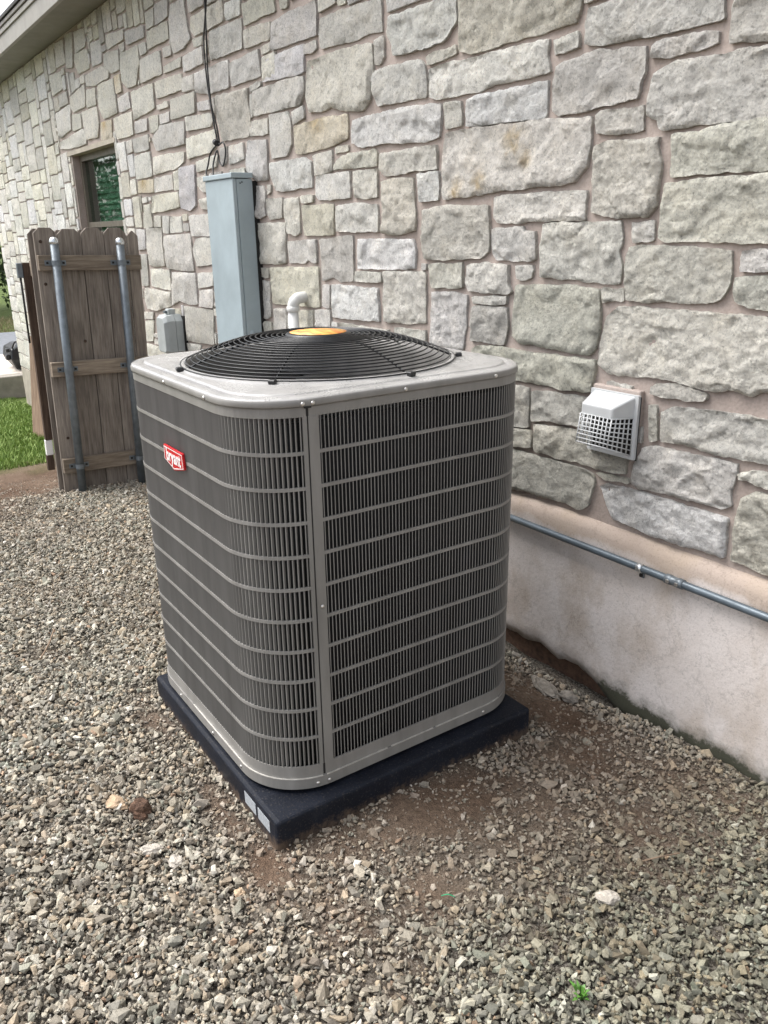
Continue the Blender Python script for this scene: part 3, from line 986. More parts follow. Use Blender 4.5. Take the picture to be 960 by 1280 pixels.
'c -3122,1495 -2942,1498 -2945,1407 -3148,1405',
'g -3260,1505 -3133,1499 -3173,1401 -3279,1406',
'g -3406,1509 -3284,1506 -3304,1442 -3416,1439',
'g -3589,1579 -3458,1583 -3453,1444 -3638,1438',
'g -2207,1706 -2013,1706 -2010,1681 -2192,1695',
'p -1970,1825 -1760,1813 -1771,1637 -1887,1640 -1992,1692',
'c -1927,1905 -1733,1907 -1743,1837 -1929,1845',
'p -3797,1430 -3625,1424 -3644,1302 -3797,1297',
'g -3588,1435 -3298,1435 -3314,1315 -3307,1203 -3502,1191 -3609,1203 -3607,1313',
'c -3262,1387 -2823,1395 -2819,1306 -2814,1183 -3093,1181 -3270,1190 -3267,1301',
'c -2751,1369 -2437,1378 -2467,1236 -2772,1210 -2801,1306',
'c -3596,1174 -3233,1177 -3239,1050 -3611,1063',
'd -3749,1267 -3634,1265 -3669,1060 -3798,1059',
'c -3186,1165 -2800,1170 -2808,991 -2920,977 -3106,994 -3246,957',
'g -3733,1042 -3243,1036 -3269,949 -3573,899 -3733,904 -3778,979',
'g -3036,963 -2573,966 -2599,767 -2902,750 -3034,752',
'c -2764,1171 -2526,1185 -2542,1109 -2767,1086',
'c -2753,1074 -2546,1090 -2570,980 -2775,980',
'g -3812,809 -3643,826 -3689,681 -3836,667',
'g -3814,876 -3625,881 -3639,838 -3830,827',
'g -3842,650 -3431,645 -3448,589 -3854,543',
'g -3060,728 -2814,738 -2841,701 -3073,676',
'g -3989,2638 -3611,2604 -3630,2556 -3974,2554',
'g -4338,2649 -4110,2632 -4116,2501 -4348,2511',
'g -4732,2648 -4406,2628 -4420,2511 -4707,2515 -4769,2608',
'g -4071,2542 -3763,2520 -3772,2408 -3934,2408 -4093,2462',
'g -4542,2477 -4139,2480 -3979,2425 -4017,2395 -4348,2391 -4529,2411',
'g -3728,2488 -3389,2483 -3390,2390 -3484,2281 -3665,2286 -3743,2330 -3756,2419',
'g -3378,2400 -3031,2396 -3041,2278 -3393,2276',
'g -3731,2541 -3637,2538 -3641,2500 -3726,2494',
'g -4281,2382 -3935,2377 -3907,2262 -3906,2171 -4226,2166 -4299,2252',
'o -3905,2386 -3783,2383 -3775,2280 -3886,2280',
'g -3873,2251 -3651,2260 -3640,2168 -3858,2165',
'g -3608,2252 -3197,2249 -3209,2118 -3597,2095',
'g -3994,2145 -3624,2146 -3640,2011 -3971,2013',
'g -3590,2081 -3358,2077 -3370,2012 -3603,2014',
'g -3325,2080 -3152,2074 -3175,2000 -3283,1984',
'o -4304,2148 -4059,2144 -4091,2038 -4343,2030',
'c -4743,2264 -4353,2258 -4345,2152 -4413,2067 -4681,2076 -4725,2175',
'g -4556,2388 -4341,2375 -4360,2274 -4581,2277',
'g -5001,2398 -4581,2429 -4635,2291 -4960,2288 -5023,2328',
'g -5000,2277 -4777,2260 -4794,2166 -5043,2166',
'g -5470,2337 -5026,2353 -5084,2187 -5430,2151',
'g -5467,2120 -4767,2156 -4703,2094 -4726,2048 -5159,2051 -5474,2076',
'g -5225,2798 -4986,2785 -5003,2636 -5269,2636',
'g -4941,2804 -4720,2787 -4819,2577 -4976,2593',
'g -4691,2782 -4429,2757 -4452,2654 -4714,2652',
'g -5527,2616 -5166,2597 -5161,2483 -5504,2469',
'g -3594,2588 -3257,2559 -3265,2505 -3577,2515',
'g -3368,2480 -3245,2472 -3241,2422 -3357,2422',
]
TINT = {'g': (0.64, 0.622, 0.572), 'w': (0.71, 0.70, 0.668), 'c': (0.71, 0.688, 0.622), 't': (0.62, 0.592, 0.515),
        'd': (0.53, 0.515, 0.465), 'p': (0.62, 0.605, 0.59), 'o': (0.64, 0.585, 0.475), 'y': (0.68, 0.655, 0.59)}
polys = []
for s in STONES:
    k, *pts = s.split()
    polys.append((k, [tuple(float(v)/1000 for v in p_.split(',')) for p_ in pts]))

# fill the rest of the wall with squared stones around the ones above
CELL = 0.01
U0, V0 = WX0, -0.12
nu, nv = int((WX1-U0)/CELL), int((ZT-V0)/CELL)
occ = np.zeros((nu, nv), bool)
cu = U0+(np.arange(nu)+0.5)*CELL
cv = V0+(np.arange(nv)+0.5)*CELL
CU, CV = np.meshgrid(cu, cv, indexing='ij')

def seg_dist(px, pz, poly):
    d = np.full(px.shape, 9.0)
    n = len(poly)
    for i in range(n):
        (x0, z0), (x1, z1) = poly[i], poly[(i+1) % n]
        ex, ez = x1-x0, z1-z0
        L = ex*ex+ez*ez+1e-12
        t = np.clip(((px-x0)*ex+(pz-z0)*ez)/L, 0, 1)
        d = np.minimum(d, np.hypot(px-x0-t*ex, pz-z0-t*ez))
    return d

def inside(px, pz, poly):
    r = np.zeros(px.shape, bool)
    n = len(poly)
    for i in range(n):
        (x0, z0), (x1, z1) = poly[i], poly[(i+1) % n]
        if z0 == z1:
            continue
        c = ((z0 > pz) != (z1 > pz)) & (px < (x1-x0)*(pz-z0)/(z1-z0)+x0)
        r ^= c
    return r
GAP = 0.013
for k, pl in polys:
    xs, zs = [p_[0] for p_ in pl], [p_[1] for p_ in pl]
    i0, i1 = max(0, int((min(xs)-U0)/CELL)-3), min(nu, int((max(xs)-U0)/CELL)+4)
    j0, j1 = max(0, int((min(zs)-V0)/CELL)-3), min(nv, int((max(zs)-V0)/CELL)+4)
    if i1 <= i0 or j1 <= j0:
        continue
    a, b = CU[i0:i1, j0:j1], CV[i0:i1, j0:j1]
    occ[i0:i1, j0:j1] |= inside(a, b, pl) | (seg_dist(a, b, pl) < GAP)
occ |= (CU > WIN[0]-0.005) & (CU < WIN[1]+0.005) & (CV > WIN[2]) & (CV < WIN[3]+0.05)
occ |= (CU > XSTEP) & (CV < 0.515)
occ |= (CU <= XSTEP) & (CV < ZSTEP)
fr = random.Random(5)
fill = []
for j in range(nv):
    i = 0
    while i < nu:
        if occ[i, j]:
            i += 1
            continue
        far = U0+i*CELL < -4.0
        W = fr.choice((0.22, 0.32, 0.4, 0.5, 0.62) if far else (0.12, 0.18, 0.24, 0.3, 0.36, 0.42))*fr.uniform(0.85, 1.2)
        Hh = fr.choice((0.09, 0.12, 0.15, 0.18, 0.22) if far else (0.07, 0.1, 0.12, 0.15, 0.18, 0.24))*fr.uniform(0.9, 1.15)
        w = 0
        while i+w < nu and w*CELL < W and not occ[i+w, j]:
            w += 1
        # take the scrap at the end rather than leave a sliver
        r = 0
        while i+w+r < nu and r*CELL < (0.12 if far else 0.07) and not occ[i+w+r, j]:
            r += 1
        if r*CELL < (0.12 if far else 0.07):
            w += r
        h = 0
        while j+h < nv and h*CELL < Hh and not occ[i:i+w, j+h].any():
            h += 1
        r = 0
        while j+h+r < nv and r*CELL < 0.05 and not occ[i:i+w, j+h+r].any():
            r += 1
        if r*CELL < 0.05:
            h += r
        if w*CELL < 0.035 or h*CELL < 0.03:
            occ[i, j] = True
            i += 1
            continue
        occ[i:i+w, j:j+h] = True
        x0, x1 = U0+i*CELL+0.002, U0+(i+w)*CELL-GAP
        z0, z1 = V0+j*CELL+0.001, V0+(j+h)*CELL-GAP*0.85
        if x1-x0 > 0.025 and z1-z0 > 0.02:
            sk = 0.006
            u = lambda: fr.uniform(-sk, sk)
            pl = [(x0+abs(u()), z0+abs(u())), (x1-abs(u()), z0+abs(u())), (x1-abs(u()), z1-abs(u())), (x0+abs(u()), z1-abs(u()))]
            fill.append((fr.choice('gggwwccctd'), pl))
        i += w

def stone_geo(poly, res, seed):
    """Rock-faced stone: ragged outline, chiselled rim, rough bulging face."""
    r = random.Random(seed)
    A = sum(poly[i][0]*poly[(i+1) % len(poly)][1]-poly[(i+1) % len(poly)][0]*poly[i][1] for i in range(len(poly)))
    if A < 0:
        poly = poly[::-1]
    n = len(poly)
    cx = sum(p_[0] for p_ in poly)/n
    cz = sum(p_[1] for p_ in poly)/n
    so = r.uniform(0, 100)
    rim = []
    for i in range(n):
        (x0, z0), (x1, z1) = poly[i], poly[(i+1) % n]
        L = math.hypot(x1-x0, z1-z0)
        k = max(1, int(L/(res*0.9)))
        for j in range(k):
            t = j/k
            x, z = x0+(x1-x0)*t, z0+(z1-z0)*t
            nxn, nzn = (z1-z0)/max(L, 1e-6), -(x1-x0)/max(L, 1e-6)
            q_ = noise.noise(Vector((x*22, z*22, so)))*0.0045+noise.noise(Vector((x*70, z*70, so)))*0.0030+0.0022
            if j == 0:
                # knock the corner off
                x += (cx-x)*0.002
                z += (cz-z)*0.006
            rim.append((x+nxn*q_, z+nzn*q_))
    xs, zs = np.array([p_[0] for p_ in rim]), np.array([p_[1] for p_ in rim])
    ux = np.arange(xs.min()+res*0.5, xs.max(), res)
    uz = np.arange(zs.min()+res*0.5, zs.max(), res)
    if len(ux) and len(uz):
        gx_, gz_ = np.meshgrid(ux, uz, indexing='ij')
        rr = np.random.default_rng(seed)
        gx_ = gx_+rr.uniform(-0.3, 0.3, gx_.shape)*res
        gz_ = gz_+rr.uniform(-0.3, 0.3, gz_.shape)*res
        gx_, gz_ = gx_.ravel(), gz_.ravel()
        d = seg_dist(gx_, gz_, rim)
        k = inside(gx_, gz_, rim) & (d > res*0.38)
        gx_, gz_, d = gx_[k], gz_[k], d[k]
    else:
        gx_, gz_, d = np.array([]), np.array([]), np.array([])
    nr = len(rim)
    pts = [Vector(p_) for p_ in rim]+[Vector((a, b)) for a, b in zip(gx_, gz_)]
    vv, ee, ff, ov, oe, of = geometry.delaunay_2d_cdt(pts, [(i, (i+1) % nr) for i in range(nr)], [], 1, 1e-6)
    small = min(xs.max()-xs.min(), zs.max()-zs.min())
    bulge = 0.004+min(0.005, small*0.02)*r.uniform(0.2, 1.2)
    tx, tz = r.uniform(-0.035, 0.035), r.uniform(-0.06, 0.06)
    isrim = [any(o_ < nr for o_ in o) for o in ov]
    dd = seg_dist(np.array([v.x for v in vv]), np.array([v.y for v in vv]), rim)
    V_, edge = [], []
    for i, v in enumerate(vv):
        if isrim[i] or dd[i] < 1e-5:
            y = YW-0.004-noise.noise(Vector((v.x*5+so, v.y*5, so)))*0.005-noise.noise(Vector((v.x*13+so*2.6, v.y*13, so*2.6)))*0.004
        else:
            t = min(1, dd[i]/0.009)
            pv = Vector((v.x*5+so, v.y*5, so))
            h = bulge*(1-(1-t)**2)
            h += (0.55+0.45*t)*(noise.noise(pv)*0.006+noise.noise(pv*2.6)*0.0055+noise.noise(pv*6)*0.0040+noise.noise(pv*13)*0.0035-abs(noise.noise(pv*4.2+Vector((1, 9, 4))))*0.005-abs(noise.noise(pv*9.5))*0.0045+0.003+abs(noise.noise(pv*3.3+Vector((7, 3, 1))))*0.006-0.003)
            # fractured steps
            st = noise.noise(Vector((v.x*9+so, v.y*14, so*2)))
            h += (0.006 if st > 0.18 else 0.0)*t
            h += (tx*(v.x-cx)+tz*(v.y-cz))*t
            y = YW-h
        V_.append((v.x, y, v.y))
    F_ = [tuple(f) for f in ff]
    # find the outline loop in output order and add the sides
    cnt = {}
    for f in F_:
        for a in range(len(f)):
            e = (f[a], f[(a+1) % len(f)])
            cnt[e] = cnt.get(e, 0)+1
    F2 = []
    back, top = {}, {}
    for (a, b) in list(cnt):
        if (b, a) not in cnt:
            for i in (a, b):
                if i not in back:
                    back[i] = len(V_)
                    V_.append((V_[i][0], YW+0.03, V_[i][2]))
                    top[i] = len(V_)
                    V_.append(V_[i])
            F2.append((top[a], back[a], back[b], top[b]))
    tr = []
    for f in F_+F2:
        for i in range(1, len(f)-1):
            tr.append((f[0], f[i], f[i+1]))
    return np.array(V_), np.array(tr)

def stone_tint(kind, V_, seed):
    r = random.Random(seed*3+1)
    c = np.array(TINT[kind])*1.27*r.uniform(0.90, 1.08)*np.array((1, r.uniform(0.985, 1.01), r.uniform(0.95, 1.04)))
    T_ = np.repeat(c[None], len(V_), 0)
    if kind in 'yo':
        spots = ((0.094, 1.583, 0.05), (0.10, 1.60, 0.035)) if kind == 'y' else ()
        if kind == 'y':
            xs_ = V_[:, 0]
            x0_, x1_ = xs_.min(), xs_.max()
            z0_, z1_ = V_[:, 2].min(), V_[:, 2].max()
            spots = ((x0_+(x1_-x0_)*0.53, z0_+(z1_-z0_)*0.74, 0.045), (x0_+(x1_-x0_)*0.12, z0_+(z1_-z0_)*0.14, 0.035), (x0_+(x1_-x0_)*0.62, z0_+(z1_-z0_)*0.48, 0.025), (x0_+(x1_-x0_)*0.3, z0_+(z1_-z0_)*0.22, 0.03))
        else:
            spots = ((V_[:, 0].mean()-0.03, V_[:, 2].max(), 0.06),)
        for sx, sz, sr in spots:
            w = np.exp(-((V_[:, 0]-sx)**2+((V_[:, 2]-sz)*1.0)**2)/(sr*sr))
            w *= np.array([0.55+0.9*noise.noise(Vector((a*45, b*45, 3))) for a, b in zip(V_[:, 0], V_[:, 2])]).clip(0, 1)
            T_ = T_*(1-w[:, None])+np.array((0.56, 0.40, 0.17))*w[:, None]
    return T_

cand = []
for i, (k, pl) in enumerate(polys+fill):
    xs, zs = [p_[0] for p_ in pl], [p_[1] for p_ in pl]
    c = Vector((sum(xs)/len(xs), YW, sum(zs)/len(zs)))
    d = (c-CAM)
    v = d.dot(fw)
    area = (max(xs)-min(xs))*(max(zs)-min(zs))*abs(d.normalized().y)/max(d.length, 0.1)**2
    sx_, sy_ = d.dot(rt2)/max(v, 0.01)*1000.8+480, 640-d.dot(up2)/max(v, 0.01)*1000.8
    seen = v > 0.2 and -60 < sx_ < 1020 and -60 < sy_ < 760
    hid = 175 < sx_ < 640 and sy_ > 500
    cand.append((area*(1 if seen else 0.02)*(0.3 if hid else 1)*(3 if i < len(polys) else 1), i, k, pl, d.length, seen))
cand.sort(key=lambda t: -t[0])
restV, restF, restT, off = [], [], [], 0
for rank, (a, i, k, pl, dist, seen) in enumerate(cand):
    big = rank < 295
    res = 0.0085 if dist < 2.6 else 0.012 if dist < 3.6 else 0.02 if dist < 5 else 0.035
    if not big:
        res = max(res, 0.04)
    try:
        V_, F_ = stone_geo(pl, res, i+1)
    except Exception:
        continue
    if len(F_) == 0:
        continue
    T_ = stone_tint(k, V_, i+1)
    if big:
        ctr = np.array([V_[:, 0].mean(), YW, V_[:, 2].mean()])
        me = mesh_np('stone', V_-ctr, F_, T_)
        me.shade_smooth()
        o = link('stone', me, 'stone')
        o.location = ctr
        o.parent = wall
    else:
        restV.append(V_)
        restF.append(F_+off)
        restT.append(T_)
        off += len(V_)
me = mesh_np('far_stones', np.concatenate(restV), np.concatenate(restF), np.concatenate(restT))
me.shade_smooth()
rest = link('far_stones', me, 'stone', wall)
rest['kind'] = 'stuff'

# foundation ----------------------------------------------------------
bm = bmesh.new()
step = 0.03
xs = np.arange(XSTEP, WX1+0.001, step)
prof_n = 16
rows = []
for x in xs:
    nb = noise.noise(Vector((x*3.1, 0, 5)))*0.025+noise.noise(Vector((x*13, 2, 5)))*0.016+noise.noise(Vector((x*31, 2, 5)))*0.008
    low = -0.035 if x < 0.42 else -0.035-0.10*min(1, (x-0.42)/0.15)
    zb = low+nb
    zt = 0.468+noise.noise(Vector((x*2.2, 7, 1)))*0.010+noise.noise(Vector((x*9, 7, 1)))*0.004
    col = []
    for j in range(prof_n+1):
        t = j/prof_n
        z = zb+(zt-zb)*t
        y = YC+noise.noise(Vector((x*2.5, z*3, 1)))*0.006+noise.noise(Vector((x*11, z*16, 4)))*0.0016
        col.append((x, y, z))
    col[0] = (x, col[0][1]+0.012, zb)
    col.append((x, YC+0.012, zt+0.022))
    zz_ = 0.512+noise.noise(Vector((x*6, 1, 1)))*0.006
    col.append((x, YW+0.014, zz_))
    col.append((x, YW+0.12, zz_+0.002))
    rows.append([bm.verts.new(c) for c in [(x, YW+0.10, zb+0.004)]+col])
for A, B in zip(rows, rows[1:]):
    for j in range(len(A)-1):
        bm.faces.new((A[j], B[j], B[j+1], A[j+1]))
bmesh.ops.recalc_face_normals(bm, faces=bm.faces[:])
found = from_bm('foundation', bm, 'concrete', None, True)
found['label'] = 'stained tan concrete foundation below the stones'
# dark soil face and old footing under the overhanging concrete
bm = bmesh.new()
rows = []
for x in np.arange(XSTEP, WX1+0.001, 0.05):
    rows.append([bm.verts.new((x, YC+0.045+noise.noise(Vector((x*6, z*9, 2)))*0.018, z)) for z in np.linspace(-0.3, 0.05, 9)])
for A, B in zip(rows, rows[1:]):
    for j in range(8):
        bm.faces.new((A[j], B[j], B[j+1], A[j+1]))
foot = from_bm('footing', bm, 'clod', None, True)
fl = box('foundation', WX0+0.03, XSTEP, YC+0.018, YW+0.2, -0.9, ZSTEP-0.01, 'lintel')

# window --------------------------------------------------------------
x0, x1, z0, z1 = WIN
winp = []
bm = bmesh.new()
fy0, fy1 = YW+0.062, YW+0.122
t = 0.05
for b in ((x0, x0+t, z0, z1), (x1-t, x1, z0, z1), (x0+t, x1-t, z1-t, z1), (x0+t, x1-t, z0, z0+t), (x0+t, x1-t, (z0+z1)/2-0.02, (z0+z1)/2+0.02)):
    add_box(bm, b[0], b[1], fy0, fy1, b[2], b[3])
winf = from_bm('window', bm, 'bronze')
winf['label'] = 'brown framed window with green reflections'
lint = box('lintel', x0-0.09, x1+0.03, YW-0.006, YW+0.06, z1-0.004, z1+0.028, 'lintel')
pane = box('glass_pane', x0+t, x1-t, YW+0.088, YW+0.094, z0+t, z1-t, 'glass')
back = box('dark_room', x0-0.02, x1+0.02, YW+0.30, YW+0.31, z0-0.05, z1+0.05, 'dark')
slats = []
sl0 = None
k = 0
zz = z0+t+0.02
while zz < z1-t-0.02:
    if sl0 is None:
        o = box('blind_slat', -(x1-x0-2*t)/2+0.005, (x1-x0-2*t)/2-0.005, -0.024, 0.024, -0.0015, 0.0015, 'blind')
        sl0 = o.data
    else:
        o = link('blind_slat', sl0)
    o.location = ((x0+x1)/2, YW+0.165, zz)
    o.rotation_euler = (R(68), 0, 0)
    slats.append(o)
    zz += 0.042
for o in [lint, pane, back]+slats:
    o.parent = winf

# eave: soffit, fascia, drip edge and roof ------------------------------
YF = 0.505
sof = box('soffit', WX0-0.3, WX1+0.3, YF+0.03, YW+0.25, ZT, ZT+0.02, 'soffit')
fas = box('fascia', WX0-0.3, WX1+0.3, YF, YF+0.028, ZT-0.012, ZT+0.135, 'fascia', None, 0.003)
drip = box('drip_edge', WX0-0.31, WX1+0.31, YF-0.022, YF+0.02, ZT+0.137, ZT+0.165, 'bronze', None, 0.004)
trim = box('fascia_trim', WX0-0.305, WX1+0.305, YF-0.012, YF-0.001, ZT+0.10, ZT+0.134, 'fascia', None, 0.003)
bm = bmesh.new()
ry, rz = YF-0.035, ZT+0.168
vs = [bm.verts.new(c) for c in ((WX0-0.33, ry, rz), (WX1+0.33, ry, rz), (WX1+0.33, 4.0, rz+1.5), (WX0-0.33, 4.0, rz+1.5),
                                (WX0-0.33, ry, rz+0.022), (WX1+0.33, ry, rz+0.022), (WX1+0.33, 4.0, rz+1.522), (WX0-0.33, 4.0, rz+1.522))]
for f in ((0, 3, 2, 1), (4, 5, 6, 7), (0, 1, 5, 4), (1, 2, 6, 5), (2, 3, 7, 6), (3, 0, 4, 7)):
    bm.faces.new([vs[i] for i in f])
roof = from_bm('roof', bm, 'shingle')
roof2 = roof.copy(); roof2.data = roof.data.copy(); C.objects.link(roof2)
for v in roof2.data.vertices:
    v.co.y = 8.0-v.co.y+0.004
roof2.data.flip_normals()
keep([wall, found, foot, fl, winf, sof, fas, drip, trim, roof, roof2]+shell, house)

# ================================================================== THE CONDENSER
HW, CRAD = 0.4445, 0.175
Z_BASE, Z_SLOT0, Z_SLOT1, Z_CAP0, Z_CAP1 = 0.012, 0.079, 1.006, 1.0294, 1.049
FL = 2*(HW-CRAD)                 # flat run
AR = math.pi/2*CRAD              # arc run
PER = 4*(FL+AR)

def perim(s, inset=0.0):
    """Point and outward normal on the rounded-square plan, s in metres.
    s = 0 is the middle of the arc-start on the +X face (y = -HW+CRAD), running towards +Y."""
    s = s % PER
    side = 0
    while s >= FL+AR:
        s -= FL+AR
        side += 1
    if s < FL:
        x, y, a = HW, -(HW-CRAD)+s, 0.0
        nx_, ny_ = 1.0, 0.0
        x -= inset
    else:
        a = (s-FL)/CRAD
        nx_, ny_ = math.cos(a), math.sin(a)
        x, y = HW-CRAD+nx_*(CRAD-inset), HW-CRAD+ny_*(CRAD-inset)
    c, s_ = math.cos(side*math.pi/2), math.sin(side*math.pi/2)
    return (x*c-y*s_, x*s_+y*c, nx_*c-ny_*s_, nx_*s_+ny_*c)

def s_list(a, b, n):
    return [a+(b-a)*i/n for i in range(n+1)]

def band(bm, a, b, z0, z1, out=0.0, thick=0.003, closed=False, n=None):
    """Strip of sheet metal following the plan from s=a to s=b."""
    n = n or max(2, int((b-a)/0.018))
    rows = []
    for s in s_list(a, b, n)[: (n if closed else n+1)]:
        x, y, nx_, ny_ = perim(s)
        o, i = out, out-thick
        rows.append([bm.verts.new((x+nx_*q_, y+ny_*q_, z)) for q_, z in ((o, z0), (o, z1), (i, z1), (i, z0))])
    m_ = len(rows)
    for k in range(m_ if closed else m_-1):
        A, B = rows[k], rows[(k+1) % m_]
        for j in range(4):
            bm.faces.new((A[j], B[j], B[(j+1) % 4], A[(j+1) % 4]))
    if not closed:
        bm.faces.new(rows[0][::-1])
        bm.faces.new(rows[-1])

ac = empty('air_conditioner', (0, 0, 0.0))
tag(ac, 'taupe louvered air conditioner condenser with black domed fan grille, standing on dark pad', 'air conditioner')
acp = []
S_SEAM = -0.0225                   # y = -0.292 on the +X face
S_R0 = S_SEAM+0.028                # first slot right of the seam
S_L1 = S_SEAM-0.012                # last slot left of the seam
SEAM2 = S_SEAM+2*(FL+AR)           # the opposite corner has the same joint

# sheet bands, posts
bm = bmesh.new()
band(bm, 0, PER, Z_SLOT1, Z_CAP0-0.001, 0.0, 0.004, True, 200)
acp.append(from_bm('top_band', bm, 'paint'))
bm = bmesh.new()
band(bm, 0, PER, Z_BASE+0.030, Z_SLOT0, 0.0, 0.004, True, 200)
acp.append(from_bm('bottom_band', bm, 'paint'))
bm = bmesh.new()
band(bm, 0, PER, Z_BASE, Z_BASE+0.0295, 0.004, 0.004, True, 200)
acp.append(from_bm('base_pan', bm, 'paint'))
bm = bmesh.new()
for a, b in ((S_SEAM+0.006, S_SEAM+0.20), (S_SEAM+0.213, S_SEAM+0.36), (S_SEAM+0.37, S_SEAM+0.62), (PER-0.62, PER+S_SEAM-0.006)):
    band(bm, a, b, Z_BASE+0.0298, Z_BASE+0.0322, 0.0046, 0.004)
acp.append(from_bm('base_lip', bm, 'bright_edge'))  # lighter strips along the top of the base pan
for base_s in (S_SEAM, SEAM2):
    bm = bmesh.new()
    band(bm, base_s-0.012, base_s-0.0018, Z_SLOT0-0.001, Z_SLOT1+0.001, 0.0006, 0.007, n=2)
    acp.append(from_bm('corner_post', bm, 'paint'))
    bm = bmesh.new()
    band(bm, base_s+0.0018, base_s+0.028, Z_SLOT0-0.001, Z_SLOT1+0.001, 0.0010, 0.007, n=3)
    acp.append(from_bm('corner_post', bm, 'paint'))
    bm = bmesh.new()
    band(bm, base_s-0.003, base_s+0.003, Z_BASE+0.033, Z_CAP0-0.0005, 0.0002, 0.004, n=1)
    acp.append(from_bm('panel_seam', bm, 'dark'))
    x, y, nx_, ny_ = perim(base_s)

# louver fins: vertical vanes, deeper and wider spaced on the panel left of the seam
def fins(name, a, b, pitch, th, dep, ang):
    bm = bmesh.new()
    n = int((b-a)/pitch)
    for k in range(n+1):
        s = a+(k+0.5)*(b-a)/(n+1)
        x, y, nx_, ny_ = perim(s)
        tx, ty = -ny_, nx_
        ca, sa = math.cos(ang), math.sin(ang)
        ux, uy = -nx_*ca+tx*sa, -ny_*ca+ty*sa        # inward along the vane
        wx, wy = uy, -ux
        q_ = []
        for e, f in ((-0.5, 0), (0.5, 0), (0.5, 1), (-0.5, 1)):
            q_.append((x-nx_*0.0012+wx*e*th+ux*f*dep, y-ny_*0.0012+wy*e*th+uy*f*dep))
        lo = [bm.verts.new((p_[0], p_[1], Z_SLOT0)) for p_ in q_]
        hi = [bm.verts.new((p_[0], p_[1], Z_SLOT1)) for p_ in q_]
        for j in range(4):
            bm.faces.new((lo[j], lo[(j+1) % 4], hi[(j+1) % 4], hi[j]))
    bmesh.ops.recalc_face_normals(bm, faces=bm.faces[:])
    o = from_bm(name, bm, 'paint')
    o['kind'] = 'stuff'
    return o
acp.append(fins('louver_fins', S_R0, SEAM2-0.014, 0.0104, 0.0021, 0.0042, R(36)))
acp.append(fins('louver_fins', SEAM2+0.029, PER+S_L1, 0.0118, 0.0026, 0.0090, R(25)))
# horizontal ribs right round the cabinet
for k in range(1, 11):
    z = Z_SLOT0+(Z_SLOT1-Z_SLOT0)*k/11
    bm = bmesh.new()
    band(bm, S_R0-0.001, SEAM2-0.012, z-0.0042, z+0.0042, 0.0004, 0.005)
    acp.append(from_bm('louver_rib', bm, 'paint'))
    bm = bmesh.new()
    band(bm, SEAM2+0.027, PER+S_L1+0.001, z-0.0042, z+0.0042, 0.0004, 0.005)
    acp.append(from_bm('louver_rib', bm, 'paint'))
# coil behind the louvers
bm = bmesh.new()
rows = []
for s in s_list(0, PER, 160)[:-1]:
    x, y, nx_, ny_ = perim(s, 0.022)
    rows.append((bm.verts.new((x, y, Z_BASE+0.006)), bm.verts.new((x, y, 0.99))))
for k in range(160):
    A, B = rows[k], rows[(k+1) % 160]
    bm.faces.new((A[0], B[0], B[1], A[1]))
bm.faces.new([r_[0] for r_ in rows][::-1])
acp.append(from_bm('coil', bm, 'coil', None, True))

# lid: flanged rounded square with a stepped edge and a raised round orifice
bm = bmesh.new()
NL = 192
def loop_sq(z, grow):
    out = []
    for k in range(NL):
        x, y, nx_, ny_ = perim(PER*k/NL, -grow)
        out.append(bm.verts.new((x, y, z)))
    return out
def loop_c(z, r):
    out = []
    for k in range(NL):
        x, y, nx_, ny_ = perim(PER*k/NL)
        a = math.atan2(y, x)
        out.append(bm.verts.new((r*math.cos(a), r*math.sin(a), z)))
    return out
L = [loop_sq(Z_CAP0+0.001, 0.001), loop_sq(Z_CAP0, 0.0035), loop_sq(Z_CAP0+0.0035, 0.0045), loop_sq(Z_CAP1-0.008, 0.0042), loop_sq(Z_CAP1-0.003, 0.0025),
     loop_sq(Z_CAP1, -0.003), loop_sq(Z_CAP1+0.001, -0.010), loop_sq(Z_CAP1+0.0015, -0.030), loop_sq(Z_CAP1-0.002, -0.0325), loop_sq(Z_CAP1+0.0045, -0.0355), loop_sq(Z_CAP1+0.005, -0.040)]
def loop_mix(z, t, r):
    out = []
    for k in range(NL):
        x, y, _, _ = perim(PER*k/NL, 0.040)
        a = math.atan2(y, x)
        out.append(bm.verts.new((x*(1-t)+r*math.cos(a)*t, y*(1-t)+r*math.sin(a)*t, z)))
    return out
L += [loop_mix(Z_CAP1+0.0055, 0.5, 0.392), loop_c(Z_CAP1+0.0065, 0.392), loop_c(Z_CAP1+0.013, 0.384), loop_c(Z_CAP1+0.014, 0.378), loop_c(Z_CAP1+0.012, 0.372), loop_c(Z_CAP1-0.02, 0.366), loop_c(Z_CAP1-0.15, 0.366)]
for A, B in zip(L, L[1:]):
    for k in range(NL):
        f = bm.faces.new((A[k], A[(k+1) % NL], B[(k+1) % NL], B[k]))
        f.smooth = True
bmesh.ops.recalc_face_normals(bm, faces=bm.faces[:])
lid = from_bm('lid', bm, 'lid')
lid.data.materials.append(M['paint'])
for pg in lid.data.polygons:
    if abs(pg.normal.z) < 0.5 and pg.center.z < Z_CAP1:
        pg.material_index = 1  # flange keeps the plain coat; only the top is lightened for the sky
es = lid.data
acp.append(lid)
